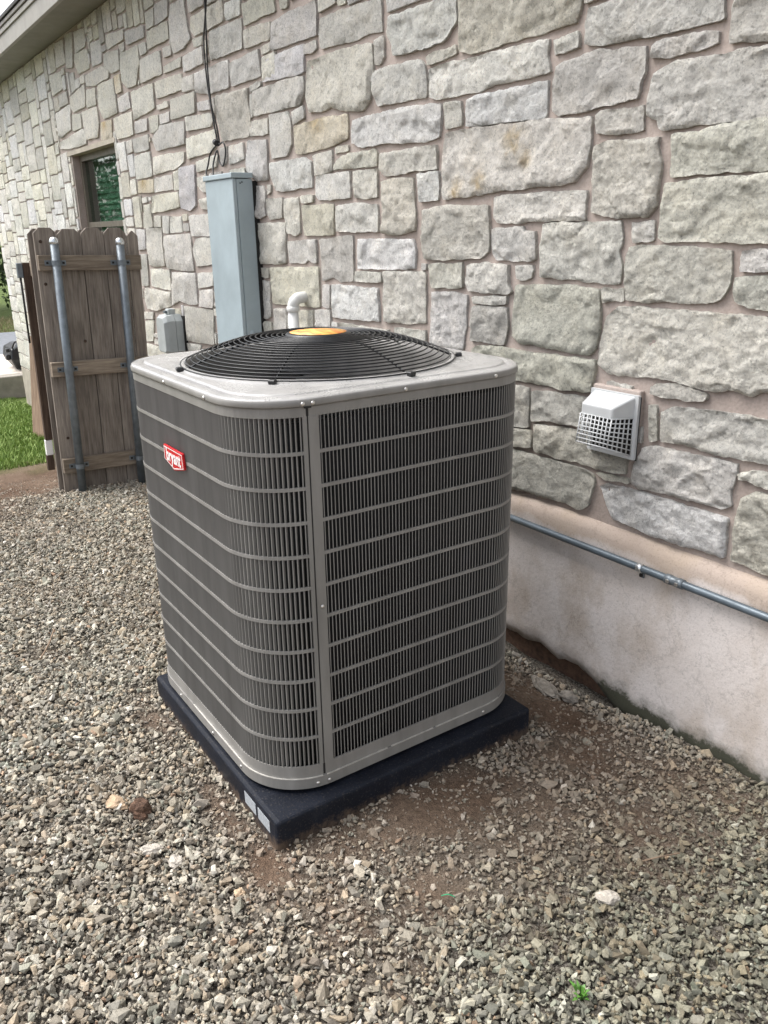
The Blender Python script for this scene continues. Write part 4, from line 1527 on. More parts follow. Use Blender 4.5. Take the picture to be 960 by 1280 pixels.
# screws on the lid flange and the base pan
scr = lathe('screw', [(0.0, 0.0035), (0.0028, 0.0033), (0.0045, 0.002), (0.0052, 0.0012), (0.0052, 0.0)], 'screw', None, seg=10)
def put_screw(first, s, z, out):
    x, y, nx_, ny_ = perim(s)
    o = scr if first else scr.copy()
    if not first:
        C.objects.link(o)
    o.location = (x+nx_*out, y+ny_*out, z)
    o.rotation_euler = Vector((nx_, ny_, 0)).to_track_quat('Z', 'Y').to_euler()
    acp.append(o)
first = True
for s in (S_SEAM-0.011, S_SEAM+0.013, S_SEAM+0.27, S_SEAM+0.56, S_SEAM+1.2, -AR-0.035, -AR-0.30, -AR-FL-0.10, -AR-FL-AR):
    put_screw(first, s, Z_CAP0+0.007, 0.0045)
    first = False
for s in (S_SEAM-0.02, S_SEAM+0.012, S_SEAM+0.55, S_SEAM+1.0, -AR-0.01, -AR-0.2, -AR-0.45):
    put_screw(False, s, Z_BASE+0.012, 0.004)
put_screw(False, S_SEAM+0.016, 0.53, 0.001)
bmx = box('seam_clip', HW-0.001, HW+0.0052, -0.300, -0.284, Z_CAP0-0.003, Z_CAP0+0.0005, 'dark', None)
acp.append(bmx)

# badge
bx = [(-0.077, 0.863), (0.060, 0.863), (0.064, 0.820), (-0.010, 0.803), (-0.080, 0.822)]
bx = bx[::-1]
badge = prism('badge', bx, -HW-0.008, -HW-0.0015, 'red', None, 0.0012)
badge['label'] = 'red five-sided maker badge with white lettering'
cxb, czb = sum(p_[0] for p_ in bx)/5, sum(p_[1] for p_ in bx)/5
bm = bmesh.new()
o_ = [(cxb+(x-cxb)*0.94, czb+(z-czb)*0.88) for x, z in bx]
i_ = [(cxb+(x-cxb)*0.90, czb+(z-czb)*0.79) for x, z in bx]
A = [bm.verts.new((x, -HW-0.0087, z)) for x, z in o_]
B = [bm.verts.new((x, -HW-0.0087, z)) for x, z in i_]
for k in range(5):
    bm.faces.new((A[k], A[(k+1) % 5], B[(k+1) % 5], B[k]))
brd = from_bm('badge_border', bm, 'white_print', badge)
def text_mesh(name, body, size, mat, parent, loc, rot, sx=1.0, ext=0.0004):
    cu_ = bpy.data.curves.new(name, 'FONT')
    cu_.body = body
    cu_.size = size
    cu_.align_x = 'CENTER'
    cu_.align_y = 'CENTER'
    cu_.extrude = ext
    cu_.offset = size*0.02
    tmp = bpy.data.objects.new(name, cu_)
    C.objects.link(tmp)
    dg = bpy.context.evaluated_depsgraph_get()
    me_ = bpy.data.meshes.new_from_object(tmp.evaluated_get(dg))
    bpy.data.objects.remove(tmp)
    bpy.data.curves.remove(cu_)
    me_.materials.clear()
    o = link(name, me_, mat, parent)
    o.location = loc
    o.rotation_euler = rot
    o.scale = (sx, 1, 1)
    return o
text_mesh('badge_lettering', 'bryant', 0.050, 'white_print', badge, (-0.008, -HW-0.0086, 0.8385), (R(90), 0, 0), 0.80)
acp.append(badge)

# fan, motor and shroud floor under the grille
fan = lathe('fan_hub', [(0.0, 1.0), (0.07, 1.0), (0.075, 0.99), (0.075, 0.93), (0.0, 0.93)], 'blade', None)
for k in range(3):
    bm = bmesh.new()
    rows = []
    for i in range(9):
        r_ = 0.06+0.29*i/8
        w = 0.55-0.10*i/8
        row = []
        for j in range(9):
            a = 2*math.pi*k/3+0.6+(j/8-0.5)*2*w
            row.append(bm.verts.new((r_*math.cos(a), r_*math.sin(a), 0.965+(j/8-0.5)*0.07*(1-0.2*i/8))))
        rows.append(row)
    for A, B in zip(rows, rows[1:]):
        for j in range(8):
            f = bm.faces.new((A[j], A[j+1], B[j+1], B[j]))
            f.smooth = True
    bl = from_bm('fan_blade', bm, 'blade', fan)
acp.append(fan)
acp.append(lathe('motor', [(0.0, 0.925), (0.08, 0.925), (0.08, 0.76), (0.0, 0.76)], 'blade', None))
acp.append(lathe('inner_floor', [(0.0, 0.70), (0.36, 0.70), (0.36, 0.695), (0.0, 0.695)], 'dark', None))

# grille: concentric wires over a dome, radial stays with clips
def dome(r):
    t = max(0.0, min(1.0, (r-0.17)/(0.385-0.17)))
    return 1.127-0.060*(t**1.45)-0.006*(r/0.385)
gr = empty('fan_grille', (0, 0, 1.06))
rr_ = 0.088
nr_ = 21
for k in range(nr_):
    r_ = 0.086+(0.386-0.086)*k/(nr_-1)
    seg_ = 72
    pts = [(r_*math.cos(2*math.pi*i/seg_), r_*math.sin(2*math.pi*i/seg_), dome(r_)-1.06) for i in range(seg_)]
    tube('grille_ring', pts, 0.0020, 'black', gr, 5, True)
for k in range(7):
    a = R(-98+k*360/7)
    pts = []
    for i in range(15):
        r_ = 0.07+(0.392-0.07)*i/14
        pts.append((r_*math.cos(a), r_*math.sin(a), dome(min(r_, 0.386))-1.06-0.0042))
    pts.append((0.398*math.cos(a), 0.398*math.sin(a), Z_CAP1+0.009-1.06))
    tube('grille_stay', pts, 0.0028, 'black', gr, 6)
    xf = Matrix.Rotation(a, 4, 'Z')
    box('grille_clip', 0.389, 0.407, -0.009, 0.009, Z_CAP1+0.0065-1.06, Z_CAP1+0.017-1.06, 'black', gr, 0.002, 1, xf)
plate = lathe('centre_plate', [(0.0, 0.0), (0.088, -0.001), (0.093, -0.005), (0.093, -0.009), (0.0, -0.009)], 'black', gr, (0, 0, 1.1315-1.06))
lathe('warning_label', [(0.0, 0.0011), (0.080, 0.0006), (0.080, 0.0002)], 'fanlabel', gr, (0, 0, 1.1315-1.06))
for o in [c for c in C.objects if c.parent == gr]:
    pass
gr['label'] = 'black wire dome grille with orange centre label'
keep(acp, ac)
gr.parent = ac

# ------------------------------------------------------------------ pad
pad = box('equipment_pad', PADX-PADH, PADX+PADH, PADY-PADH, PADY+PADH, -0.115, 0.0, 'pad', None, 0.011, 3)
tag(pad, 'dark blue-black square composite pad under the air conditioner', 'pad')
for xa, xb in ((0.305, 0.372), (0.385, 0.452)):
    st = box('sticker', xa, xb, PADY-PADH-0.0012, PADY-PADH-0.0003, -0.056, -0.020, 'sticker', pad)
# feet that carry the cabinet
for fx, fy in ((-0.32, -0.36), (0.32, -0.36), (-0.32, 0.36), (0.32, 0.36)):
    o = box('foot', fx-0.04, fx+0.04, fy-0.03, fy+0.03, 0.0, 0.017, 'rubber', None)
    keep([o], ac)

# ================================================================== THINGS ON THE WALL
# tall electrical enclosure
bxp = []
bX0, bX1, bY0, bY1 = -2.235, -1.897, 0.645, 0.752
ub = empty('utility_box', (bX1, bY1, 1.2))
bxp.append(box('cover', bX0, bX1-0.001, bY0, bY0+0.020, 0.60, 1.650, 'bluegrey', None, 0.004))
bxp.append(box('back_box', bX0+0.004, bX1, bY0+0.0215, bY1, 0.605, 1.648, 'bluegrey', None, 0.003))
bxp.append(box('top_cap', bX0-0.008, bX1+0.007, bY0-0.008, bY1+0.002, 1.651, 1.676, 'bluegrey', None, 0.004))
bxp.append(lathe('knockout', [(0.0, 0.0016), (0.017, 0.0016), (0.018, 0.0)], 'bluegrey', None, (bX1, 0.70, 0.90), 20))
bxp[-1].rotation_euler = (0, R(90), 0)
for z in (1.628, 1.633):
    bxp.append(box('screw', bX1, bX1+0.002, 0.682+(z-1.628)*2, 0.688+(z-1.628)*2, z-0.003, z+0.003, 'dark'))
bxp.append(box('wall_gap_shade', bX0+0.01, bX1-0.004, bY1+0.001, YW+0.015, 0.61, 1.64, 'dark'))  # dark block put in as the shade of the gap behind the box
keep(bxp, ub)
tag(ub, 'tall narrow blue-grey metal electrical enclosure mounted on the stone wall', 'electrical box')

# cables that come down to it
CY = 0.742
c1 = [(-2.250, 2.81), (-2.252, 2.65), (-2.261, 2.487), (-2.294, 2.407), (-2.327, 2.325), (-2.333, 2.236), (-2.326, 2.132), (-2.305, 2.041), (-2.249, 1.915), (-2.235, 1.834), (-2.277, 1.83), (-2.358, 1.798), (-2.403, 1.742), (-2.39, 1.70), (-2.30, 1.668)]
c2 = [(-2.240, 2.81), (-2.243, 2.65), (-2.251, 2.485), (-2.259, 2.383), (-2.271, 2.287), (-2.28, 2.199), (-2.277, 2.074), (-2.266, 1.98), (-2.244, 1.892), (-2.215, 1.833), (-2.158, 1.835), (-2.137, 1.789), (-2.179, 1.727), (-2.225, 1.75), (-2.242, 1.804), (-2.262, 1.733), (-2.22, 1.668)]
def smooth_path(p, k=6):
    out = []
    n = len(p)
    for i in range(n-1):
        a, b, c, d = p[max(i-1, 0)], p[i], p[i+1], p[min(i+2, n-1)]
        for j in range(k):
            t = j/k
            out.append(tuple(0.5*((2*b[m_])+(-a[m_]+c[m_])*t+(2*a[m_]-5*b[m_]+4*c[m_]-d[m_])*t*t+(-a[m_]+3*b[m_]-3*c[m_]+d[m_])*t**3) for m_ in range(len(a))))
    out.append(p[-1])
    return out
cables = []
for pth, yy in ((c1, CY), (c2, CY-0.012)):
    n_ = len(pth)
    p3 = [(x, yy-0.04*max(0, (i-(n_-3))/2), z) for i, (x, z) in enumerate(pth)]
    cables.append(tube('strand', smooth_path(p3), 0.0043, 'cable', None, 7))
cb = empty('cable_pair', (-2.25, CY, 1.67))
cables.append(tube('cable_tie', [(-2.245, CY-0.02, 1.845), (-2.222, CY-0.02, 1.835)], 0.014, 'cable', None, 8))
keep(cables, cb)
tag(cb, 'pair of black cables hanging down the wall, looped above the blue-grey enclosure', 'cable')

# small grey telephone enclosure, rounded, with a hasp on top
nid = empty('telephone_box', (-3.06, YW, 0.68))
np_ = []
def loft(name, sections, mat, bevel=0.0):
    bm = bmesh.new()
    rows = [[bm.verts.new(c) for c in s] for s in sections]
    for A, B in zip(rows, rows[1:]):
        n = len(A)
        for k in range(n):
            bm.faces.new((A[k], A[(k+1) % n], B[(k+1) % n], B[k]))
    bm.faces.new(rows[0][::-1])
    bm.faces.new(rows[-1])
    bmesh.ops.recalc_face_normals(bm, faces=bm.faces[:])
    if bevel:
        bmesh.ops.bevel(bm, geom=bm.edges[:], offset=bevel, segments=3, affect='EDGES', profile=0.5)
    return from_bm(name, bm, mat)
def rect_xz(x0, x1, z0, z1, y, c=0.02):
    return [(x0+c, y, z0), (x1-c, y, z0), (x1, y, z0+c), (x1, y, z1-c*2.2), (x1-c*1.6, y, z1), (x0+c*1.6, y, z1), (x0, y, z1-c*2.2), (x0, y, z0+c)]
np_.append(loft('front_cover', [rect_xz(-3.215, -3.075, 0.675, 0.890, 0.642, 0.014), rect_xz(-3.225, -3.062, 0.665, 0.905, 0.665, 0.016), rect_xz(-3.228, -3.058, 0.660, 0.912, 0.715, 0.018)], 'greyplastic', 0.004))
np_.append(loft('back_shell', [rect_xz(-3.226, -3.060, 0.662, 0.910, 0.7165, 0.018), rect_xz(-3.226, -3.060, 0.662, 0.910, 0.765, 0.018)], 'greyplastic', 0.003))
np_.append(box('hasp', -3.165, -3.105, 0.690, 0.740, 0.905, 0.945, 'greyplastic', None, 0.008))
np_.append(box('hasp_tab', -3.150, -3.120, 0.672, 0.692, 0.918, 0.934, 'galv', None, 0.003))
np_.append(box('mount', -3.20, -3.045, 0.766, YW+0.015, 0.68, 0.90, 'dark'))
keep(np_, nid)
tag(nid, 'small pale grey plastic enclosure with rounded corners, fixed to the wall beside the gate', 'telephone box')

# white pipe with an elbow into the wall
pp = empty('drain_pipe', (-1.445, 0.70, 0.5))
ppp = []
px, py = -1.448, 0.702
ppp.append(tube('riser', [(px, py, 0.42), (px, py, 0.8), (px, py, 1.047)], [0.030, 0.029, 0.0245], 'pvc', None, 18))
el = [(px, py, 1.040), (px, py, 1.066)]
for k in range(9):
    a = k/8*math.pi/2
    el.append((px+0.014*math.sin(a)*0.5, py+0.038*(1-math.cos(a)), 1.066+0.038*math.sin(a)))
el.append((px+0.010, YW+0.01, 1.106))
ppp.append(tube('elbow', el, 0.0265, 'pvc', None, 18))
ppp.append(lathe('collar', [(0.0285, -0.012), (0.031, -0.010), (0.031, 0.010), (0.0285, 0.012)], 'pvc', None, (px, py, 1.054), 20))
keep(ppp, pp)
tag(pp, 'white plastic pipe rising behind the condenser with an elbow into the wall', 'pipe')

# dryer vent hood with a guard
vt = empty('dryer_vent', (0.44, YW, 0.73))
vp = []
PX0, PX1, PZ0, PZ1 = 0.350, 0.529, 0.742, 0.934
FX0, FX1, FZ0, FZ1, FY = 0.381, 0.499, 0.786, 0.903, 0.678
PY = 0.752
vp.append(box('mortar_pad', PX0-0.002, PX1-0.003, PY+0.0105, YW+0.02, PZ0-0.004, PZ1+0.012, 'mortar', None, 0.004))
bm = bmesh.new()
for b in ((PX0, PX1, PZ1-0.014, PZ1), (PX0, PX1, PZ0, PZ0+0.012), (PX0, PX0+0.012, PZ0+0.012, PZ1-0.014), (PX1-0.014, PX1, PZ0+0.012, PZ1-0.014)):
    add_box(bm, b[0], b[1], PY, PY+0.010, b[2], b[3])
vp.append(from_bm('base_plate', bm, 'ventwhite'))
vp.append(box('flap', PX0+0.012, PX1-0.014, PY+0.004, PY+0.0095, PZ0+0.012, PZ1-0.014, 'dark'))
ZG = FZ1-0.030                   # guard starts here at the front
HX0, HX1 = PX0+0.012, PX1-0.012
HZ1 = PZ1-0.004
bm = bmesh.new()
o = [(HX0, PY, HZ1), (HX1, PY, HZ1), (FX1, FY, FZ1), (FX0, FY, FZ1), (FX0, FY, ZG), (FX1, FY, ZG), (HX1, PY, ZG-0.004), (HX0, PY, ZG-0.004)]
vv_ = [bm.verts.new(c) for c in o]
for f in ((0, 1, 2, 3), (3, 2, 5, 4), (1, 6, 5, 2), (0, 3, 4, 7)):
    bm.faces.new([vv_[i] for i in f])
bmesh.ops.recalc_face_normals(bm, faces=bm.faces[:])
bmesh.ops.bevel(bm, geom=[e for e in bm.edges if len(e.link_faces) == 2], offset=0.006, segments=3, affect='EDGES', profile=0.5)
bmesh.ops.solidify(bm, geom=bm.faces[:], thickness=0.002)
vp.append(from_bm('hood', bm, 'ventwhite'))
bm = bmesh.new()
def vpt(u, t, side):
    """u along a guard row 0..1, t down the guard 0..1."""
    zf = ZG-0.002+(FZ0-ZG+0.002)*t
    zp = ZG-0.006+(PZ0+0.012-ZG+0.006)*t
    fy = FY-0.012*t
    if side == 'front':
        return Vector((FX0+(FX1-FX0)*u, fy, zf))
    X0_, X1_ = (FX1, HX1) if side == 'right' else (FX0, HX0)
    return Vector((X0_+(X1_-X0_)*u, fy+(PY-fy)*u, zf+(zp-zf)*u))
def bar(a, b, w=0.0024):
    tube_bm(bm, [a, b], w, 4, True)
for k in range(8):
    t_ = k/7
    bar(vpt(0, t_, 'front'), vpt(1, t_, 'front'))
    for sd_ in ('right', 'left'):
        bar(vpt(0, t_, sd_), vpt(1, t_, sd_))
for k in range(9):
    bar(vpt(k/8, 0, 'front'), vpt(k/8, 1, 'front'))
for sd_ in ('right', 'left'):
    for k in range(1, 6):
        bar(vpt(k/5, 0, sd_), vpt(k/5, 1, sd_))
g_ = from_bm('guard_grid', bm, 'ventwhite')
g_['kind'] = 'stuff'
vp.append(g_)
vp.append(box('plate_shadow_line', PX0+0.004, PX1+0.003, PY+0.0100, PY+0.0104, PZ0-0.003, PZ1-0.004, 'dark'))  # dark sheet standing in for the shadow line beside the vent plate
keep(vp, vt)
tag(vt, 'white plastic dryer vent hood with square guard mesh on the stone wall', 'vent')

# steel conduit along the foundation
cd = empty('conduit_run', (0.7, 0.735, 0.425))
cp = []
cyy, czz = 0.732, 0.427
cp.append(tube('conduit', [(-1.6, cyy, czz), (0.728, cyy, czz), (2.6, cyy, czz+0.002), (WX1, cyy, czz+0.003)], 0.0118, 'conduit', None, 14))
def along(prof, x, mat, nm):
    o = lathe(nm, prof, mat, None, (x, cyy, czz), 18, 'X')
    return o
cp.append(along([(0.0119, -0.030), (0.0150, -0.029), (0.0150, -0.012), (0.0138, -0.010), (0.0138, 0.010), (0.0150, 0.012), (0.0150, 0.029), (0.0119, 0.030)], 0.728, 'galv', 'coupling'))
cp.append(box('coupling_screw', 0.738, 0.748, cyy-0.0185, cyy-0.013, czz-0.005, czz+0.005, 'screw', None, 0.001))
cp.append(box('coupling_screw', 0.708, 0.718, cyy-0.0185, cyy-0.013, czz-0.005, czz+0.005, 'screw', None, 0.001))
cp.append(along([(0.0119, -0.009), (0.0140, -0.009), (0.0140, 0.009), (0.0119, 0.009)], 0.606, 'galv_bright', 'strap'))
cp.append(box('strap_ear', 0.598, 0.614, cyy+0.008, YC-0.003, czz-0.034, czz-0.012, 'galv', None, 0.002))
cp.append(lathe('strap_screw', [(0.0, 0.006), (0.005, 0.005), (0.007, 0.0)], 'dark', None, (0.606, cyy+0.008, czz-0.025), 12))
cp[-1].rotation_euler = (R(90), 0, 0)
keep(cp, cd)
tag(cd, 'blue-grey steel conduit running along the foundation with a strap and coupling', 'conduit')

# ================================================================== GATE PANELS LEANING BY THE WALL
LEAN = R(1.6)
def gate_panel(name, x, y0, label, widths, tops, rails, poles, zb=-0.12, rail_side=1):
    g = empty(name, (x, y0, zb))
    g.rotation_euler = (-LEAN, 0, 0)
    tag(g, label, 'gate', 'wooden gate panels leaning by the wall')
    y = 0.0
    for w, top in zip(widths, tops):
        ear = 0.030
        prof = [(y+0.002, 0.0), (y+w-0.002, 0.0), (y+w-0.002, top-ear), (y+w-0.002-ear, top), (y+0.002+ear, top), (y+0.002, top-ear)]
        bm = bmesh.new()
        A = [bm.verts.new((0.0, p_[0], p_[1])) for p_ in prof]
        B = [bm.verts.new((-0.017, p_[0], p_[1])) for p_ in prof]
        bm.faces.new(A)
        bm.faces.new(B[::-1])
        for k in range(6):
            bm.faces.new((A[k], B[k], B[(k+1) % 6], A[(k+1) % 6]))
        bmesh.ops.recalc_face_normals(bm, faces=bm.faces[:])
        bmesh.ops.bevel(bm, geom=bm.edges[:], offset=0.0015, segments=1, affect='EDGES')
        o = from_bm('picket', bm, 'picket', g)
        o.location.x = random.uniform(-0.002, 0.003)
        y += w
    W = y
    for (z0, z1) in rails:
        bm = bmesh.new()
        add_box(bm, -W/2+0.004, W/2-0.006, -0.019, 0.019, -(z1-z0)/2, (z1-z0)/2)
        # grain runs along local z, so the rail is turned
        bmesh.ops.bevel(bm, geom=bm.edges[:], offset=0.002, segments=1, affect='EDGES')
        bmesh.ops.rotate(bm, verts=bm.verts, cent=(0, 0, 0), matrix=Matrix.Rotation(R(90), 3, 'Y'))
        o = from_bm('rail', bm, 'rail', g)
        o.rotation_euler = (0, R(-90), R(90))
        o.location = (rail_side*0.0225 if rail_side > 0 else -0.040, W/2, (z0+z1)/2)
    for (yp, z0, z1) in poles:
        po = tube('pole', [(0.066, yp, z0), (0.066, yp, z1)], 0.0235, 'galv', g, 16)
        cap = lathe('pole_cap', [(0.0255, -0.012), (0.0265, 0.0), (0.024, 0.013), (0.014, 0.023), (0.0, 0.026)], 'galv_bright', po, (0.066, yp, z1), 16)
        for (ra, rb) in rails:
            zc = (ra+rb)/2
            bm = bmesh.new()
            add_box(bm, 0.0425, 0.0455, yp-0.058, yp-0.022, zc-0.014, zc+0.014)
            add_box(bm, 0.0425, 0.0455, yp+0.022, yp+0.058, zc-0.014, zc+0.014)
            seg = 12
            prev = None
            for k in range(seg+1):
                a = -math.pi/2+math.pi*k/seg
                cx_, cy_ = 0.066+0.0262*math.cos(a), yp+0.0262*math.sin(a)
                row = (bm.verts.new((cx_, cy_, zc-0.014)), bm.verts.new((cx_, cy_, zc+0.014)))
                if prev:
                    bm.faces.new((prev[0], row[0], row[1], prev[1]))
                prev = row
            st = from_bm('strap', bm, 'galv', g)
            for s_ in (-1, 1):
                sc_ = box('bolt', 0.0457, 0.050, yp+s_*0.044-0.006, yp+s_*0.044+0.006, zc-0.006, zc+0.006, 'dark', st)
    return g
g1 = gate_panel('wooden_gate', -3.0, -0.120, 'weathered brown dog-eared picket gate with two galvanized poles strapped to three rails',
                [0.128, 0.132, 0.130, 0.132, 0.070], [1.565, 1.560, 1.568, 1.570, 1.555],
                [(1.335, 1.418), (0.735, 0.820), (0.150, 0.238)], [(0.092, 0.02, 1.490), (0.460, 0.02, 1.490)])
for z, yk in ((1.49, 0.035), (1.26, 0.035), (0.93, 0.22), (0.92, 0.125), (0.36, 0.055)):
    kn = lathe('knot_hole', [(0.0, 0.0008), (0.007, 0.0006), (0.009, 0.0)], 'stile', g1, (0.0035, yk, z), 12)
    kn.rotation_euler = (0, R(90), 0)
g2 = gate_panel('wooden_gate', -3.075, -0.135, 'brown picket gate panel seen edge-on behind the pole gate, dark stile on its back',
                [0.13, 0.13, 0.13, 0.13], [1.56, 1.555, 1.56, 1.55], [(0.16, 0.245), (1.30, 1.385)], [], rail_side=-1)
box('stile', -0.098, -0.061, -0.030, 0.012, 0.33, 1.375, 'stile', g2, 0.002)
box('stile_block', -0.096, -0.062, -0.033, 0.008, 0.235, 0.328, 'white_print', g2, 0.002)
box('stile_foot', -0.096, -0.060, -0.036, 0.004, 0.14, 0.233, 'stile', g2, 0.002)
box('bracket', -0.100, -0.066, -0.062, -0.032, 1.29, 1.372, 'galv', g2, 0.003)
tube('rod', [(-0.083, -0.047, 1.29), (-0.083, -0.044, 0.92)], 0.006, 'dark', g2, 8)

# plywood boards leaning against the wall behind the gate
pl = box('plywood_sheet', -0.42, 0.42, -0.009, 0.009, 0.0, 0.92, 'plywood', None, 0.002)
pl.location = (-5.42, 0.30, float(soil_height(np.array([-5.7]), np.array([0.3]))[0])-0.03)
pl.rotation_euler = (R(-6), R(2), R(4))
tag(pl, 'stained brown plywood sheet leaning behind the wooden gate', 'board')

# machine on the slab behind the house corner
mc = empty('black_machine', (-9.9, 1.05, -0.31))
mp_ = []
mp_.append(loft('body', [[(-10.2+0.30, 0.80, -0.23), (-9.72, 0.80, -0.23), (-9.72, 1.45, -0.23), (-10.2, 1.45, -0.23)],
                         [(-10.25, 0.74, -0.10), (-9.66, 0.74, -0.10), (-9.66, 1.50, -0.10), (-10.25, 1.50, -0.10)],
                         [(-10.22, 0.76, 0.04), (-9.68, 0.76, 0.04), (-9.68, 1.48, 0.04), (-10.22, 1.48, 0.04)],
                         [(-10.1, 0.84, 0.10), (-9.78, 0.84, 0.10), (-9.78, 1.42, 0.10), (-10.1, 1.42, 0.10)]], 'rubber', 0.02))
mp_.append(tube('top_rail', [(-9.70, 0.78, 0.05), (-9.70, 0.82, 0.13), (-9.70, 0.95, 0.155), (-9.70, 1.3, 0.155), (-9.70, 1.46, 0.05)], 0.012, 'rubber'))
mp_.append(tube('top_rail', [(-9.68, 0.80, 0.04), (-9.68, 0.86, 0.10), (-9.68, 1.36, 0.10), (-9.68, 1.44, 0.04)], 0.010, 'galv'))
mp_.append(box('front_panel', -9.655, -9.63, 0.90, 1.30, -0.12, 0.02, 'blade', None, 0.01))
mp_.append(box('side_lug', -9.80, -9.70, 0.69, 0.74, -0.10, -0.03, 'rubber', None, 0.01))
mp_.append(box('side_lug', -9.80, -9.70, 0.70, 0.745, 0.0, 0.05, 'rubber', None, 0.01))
mp_.append(box('skid', -10.2, -9.7, 0.85, 1.4, -0.249, -0.228, 'rubber', None, 0.004))
for o_ in mp_:
    o_.location += Vector((0, 0.10, -0.06))
keep(mp_, mc)
tag(mc, 'black boxy machine with tubular top rails on the pale slab past the house corner', 'machine')

# ================================================================== TREES ACROSS THE DRIVEWAY, UNSEEN ONES ADDED FOR THE WINDOW REFLECTION
def tree(loc, hgt, rad, seed):
    r = random.Random(seed)
    nr = np.random.default_rng(seed)
    t = empty('oak_tree', loc)
    tag(t, 'dark green leafy tree standing across the driveway', 'tree', 'trees across the driveway')
    bm = bmesh.new()
    tube_bm(bm, [(0, 0, -0.3), (0.05, 0, hgt*0.2), (0.0, 0.1, hgt*0.4), (0.1, 0.1, hgt*0.75)], [0.2, 0.16, 0.12, 0.04], 8)
    tips = []
    for k in range(9):
        a = k*2.4+r.uniform(-.4, .4)
        z0_ = hgt*r.uniform(0.22, 0.6)
        e = Vector((math.cos(a)*rad*0.75, math.sin(a)*rad*0.75, z0_+hgt*r.uniform(0.05, 0.28)))
        s = Vector((0.03, 0.05, z0_))
        tube_bm(bm, [s, s.lerp(e, 0.5)+Vector((0, 0, 0.15)), e], [0.07, 0.045, 0.015], 6)
        tips.append(e)
    from_bm('trunk', bm, 'bark', t)
    cl = [np.array((p_.x, p_.y, p_.z)) for p_ in tips]
    for k in range(24):
        a, q_ = r.uniform(0, 6.28), math.sqrt(r.random())
        cl.append(np.array((math.cos(a)*rad*q_*0.9, math.sin(a)*rad*q_*0.9, hgt*(0.15+0.8*r.random()*(1-0.3*q_)))))
    cl = np.array(cl)
    n = 9000
    c = cl[nr.integers(0, len(cl), n)]+nr.normal(0, rad*0.17, (n, 3))
    c[:, 2] = np.maximum(c[:, 2], 0.05)
    Rm = rot_mats(n)
    w = nr.uniform(0.04, 0.09, n)
    qd = np.array([(-1, 0, 0), (0, -0.55, 0), (1, 0, 0), (0, 0.55, 0)])
    v = np.einsum('nij,vj->nvi', Rm, qd)*w[:, None, None]+c[:, None, :]
    f = (np.array([(0, 1, 2), (0, 2, 3)])[None]+(np.arange(n)*4)[:, None, None]).reshape(-1, 3)
    link('crown', mesh_np('crown', v.reshape(-1, 3), f), 'leaf', t)
    return t
for k, (loc, h_, r_) in enumerate((((-22.5, 4.2, -0.6), 5.5, 2.4), ((-24.5, 1.2, -0.6), 6.5, 2.6), ((-20.5, -2.4, -0.6), 6.0, 2.5), ((-19.0, -5.8, -0.6), 6.5, 2.7), ((-25.0, 7.5, -0.6), 6.5, 2.6), ((-23.0, -8.5, -0.6), 6.5, 2.8))):
    tree(loc, h_, r_, 50+k)  # first two can be seen; the rest are added for the window to reflect

# ================================================================== LOOSE THINGS ON THE GROUND
def lump(name, x, y, sx, sy, sz, mat, label, cat, seed, group=None, rz=0.0):
    r = random.Random(seed)
    bm = bmesh.new()
    bmesh.ops.create_icosphere(bm, subdivisions=3, radius=1)
    o3 = Vector((r.uniform(0, 50), 0, 0))
    for v in bm.verts:
        p_ = v.co.copy()
        k = 1+0.42*noise.noise(p_*1.3+o3)+0.22*noise.noise(p_*2.9+o3)+0.13*noise.noise(p_*6.5+o3)
        v.co = Vector((p_.x*sx*k, p_.y*sy*k, p_.z*sz*k))
    o = from_bm(name, bm, mat, None, False)
    z = float(soil_height(np.array([x]), np.array([y]))[0])
    o.location = (x, y, z+sz*0.62+0.004)
    o.rotation_euler = (0, 0, rz)
    tag(o, label, cat, group)
    return o
lump('dirt_clod', 0.157, -0.702, 0.034, 0.029, 0.024, 'clod', 'dark reddish-brown crumbly dirt clod lying on the gravel', 'clod', 1)
lump('flat_stone', 0.088, -0.748, 0.032, 0.024, 0.014, 'tanstone', 'flat tan stone lying next to the brown dirt clod', 'stone', 2, None, 0.6)
lump('pale_stone', 0.305, -0.728, 0.030, 0.015, 0.013, 'palestone', 'long pale buff stone on the gravel near the pad corner', 'stone', 3, None, 1.0)
lump('pale_stone', 0.382, -0.692, 0.020, 0.018, 0.014, 'palestone', 'chunky pale cream stone between the gravel and pad corner', 'stone', 4, None, 0.2)
lump('white_stone', 1.081, 0.087, 0.026, 0.020, 0.014, 'palestone', 'pinkish white stone larger than the gravel around it, towards the foundation', 'stone', 5, None, 0.9)
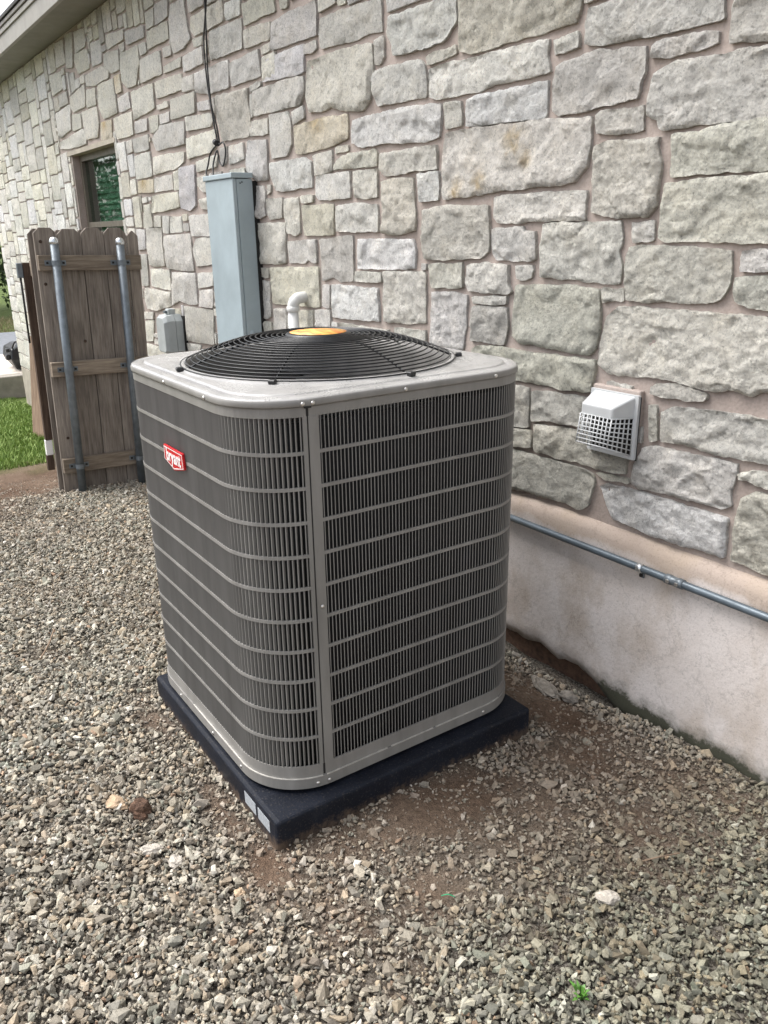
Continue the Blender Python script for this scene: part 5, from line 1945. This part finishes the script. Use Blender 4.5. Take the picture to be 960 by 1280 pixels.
lump('rubble_piece', 0.305, 0.675, 0.075, 0.026, 0.012, 'rubble', 'long pale broken mortar lump lying in soil under the conduit', 'rubble', 6, None, -0.25)
lump('rubble_piece', 0.405, 0.682, 0.032, 0.024, 0.018, 'rubble', 'short pale broken mortar lump beside the long one', 'rubble', 7, None, 0.4)
lump('brown_stone', 0.562, -0.602, 0.013, 0.012, 0.009, 'tanstone', 'small orange-brown stone on grey gravel in front of the pad', 'stone', 8, None, 0.4)
def stick(name, pts, rad, mat, label, cat):
    p3 = [(x, y, float(soil_height(np.array([x]), np.array([y]))[0])+dz) for x, y, dz in pts]
    o = empty(name, p3[0])
    a = tube('stem', smooth_path(p3, 4), rad, mat, None, 6)
    keep([a], o)
    tag(o, label, cat)
    return o
tw = stick('twig', [(-0.86, -0.735, 0.026), (-0.92, -0.70, 0.030), (-0.98, -0.672, 0.028), (-1.05, -0.640, 0.034)], 0.0032, 'twig', 'thin dry twig lying on the gravel left of the condenser', 'twig')
stick('dry_stem', [(1.06, 0.24, 0.024), (1.085, 0.275, 0.036), (1.10, 0.33, 0.026)], 0.0018, 'twig', 'short dry tan stem on the gravel near the foundation', 'twig')
stick('green_wire', [(0.852, -0.222, 0.014), (0.861, -0.209, 0.019), (0.872, -0.197, 0.014)], 0.0013, 'greenwire', 'tiny bright green wire scrap on brown dirt', 'wire')
wd = empty('weed_sprout', (1.225, -0.158, float(soil_height(np.array([1.225]), np.array([-0.158]))[0])))
for k in range(11):
    a = k*2.39
    bm = bmesh.new()
    r_ = 0.006+0.012*random.random()
    z_ = 0.018+0.016*random.random()
    b0_ = Vector((0, 0, 0))
    tip = Vector((math.cos(a)*r_*1.9, math.sin(a)*r_*1.9, z_+0.004))
    md = Vector((math.cos(a)*r_, math.sin(a)*r_, z_))
    sdv = Vector((-math.sin(a), math.cos(a), 0))*0.0042
    vs = [bm.verts.new(c) for c in (b0_, md+sdv, tip, md-sdv)]
    bm.faces.new(vs)
    from_bm('leaf', bm, 'weed', wd)
tag(wd, 'tiny fresh green weed sprouting through the gravel', 'weed')
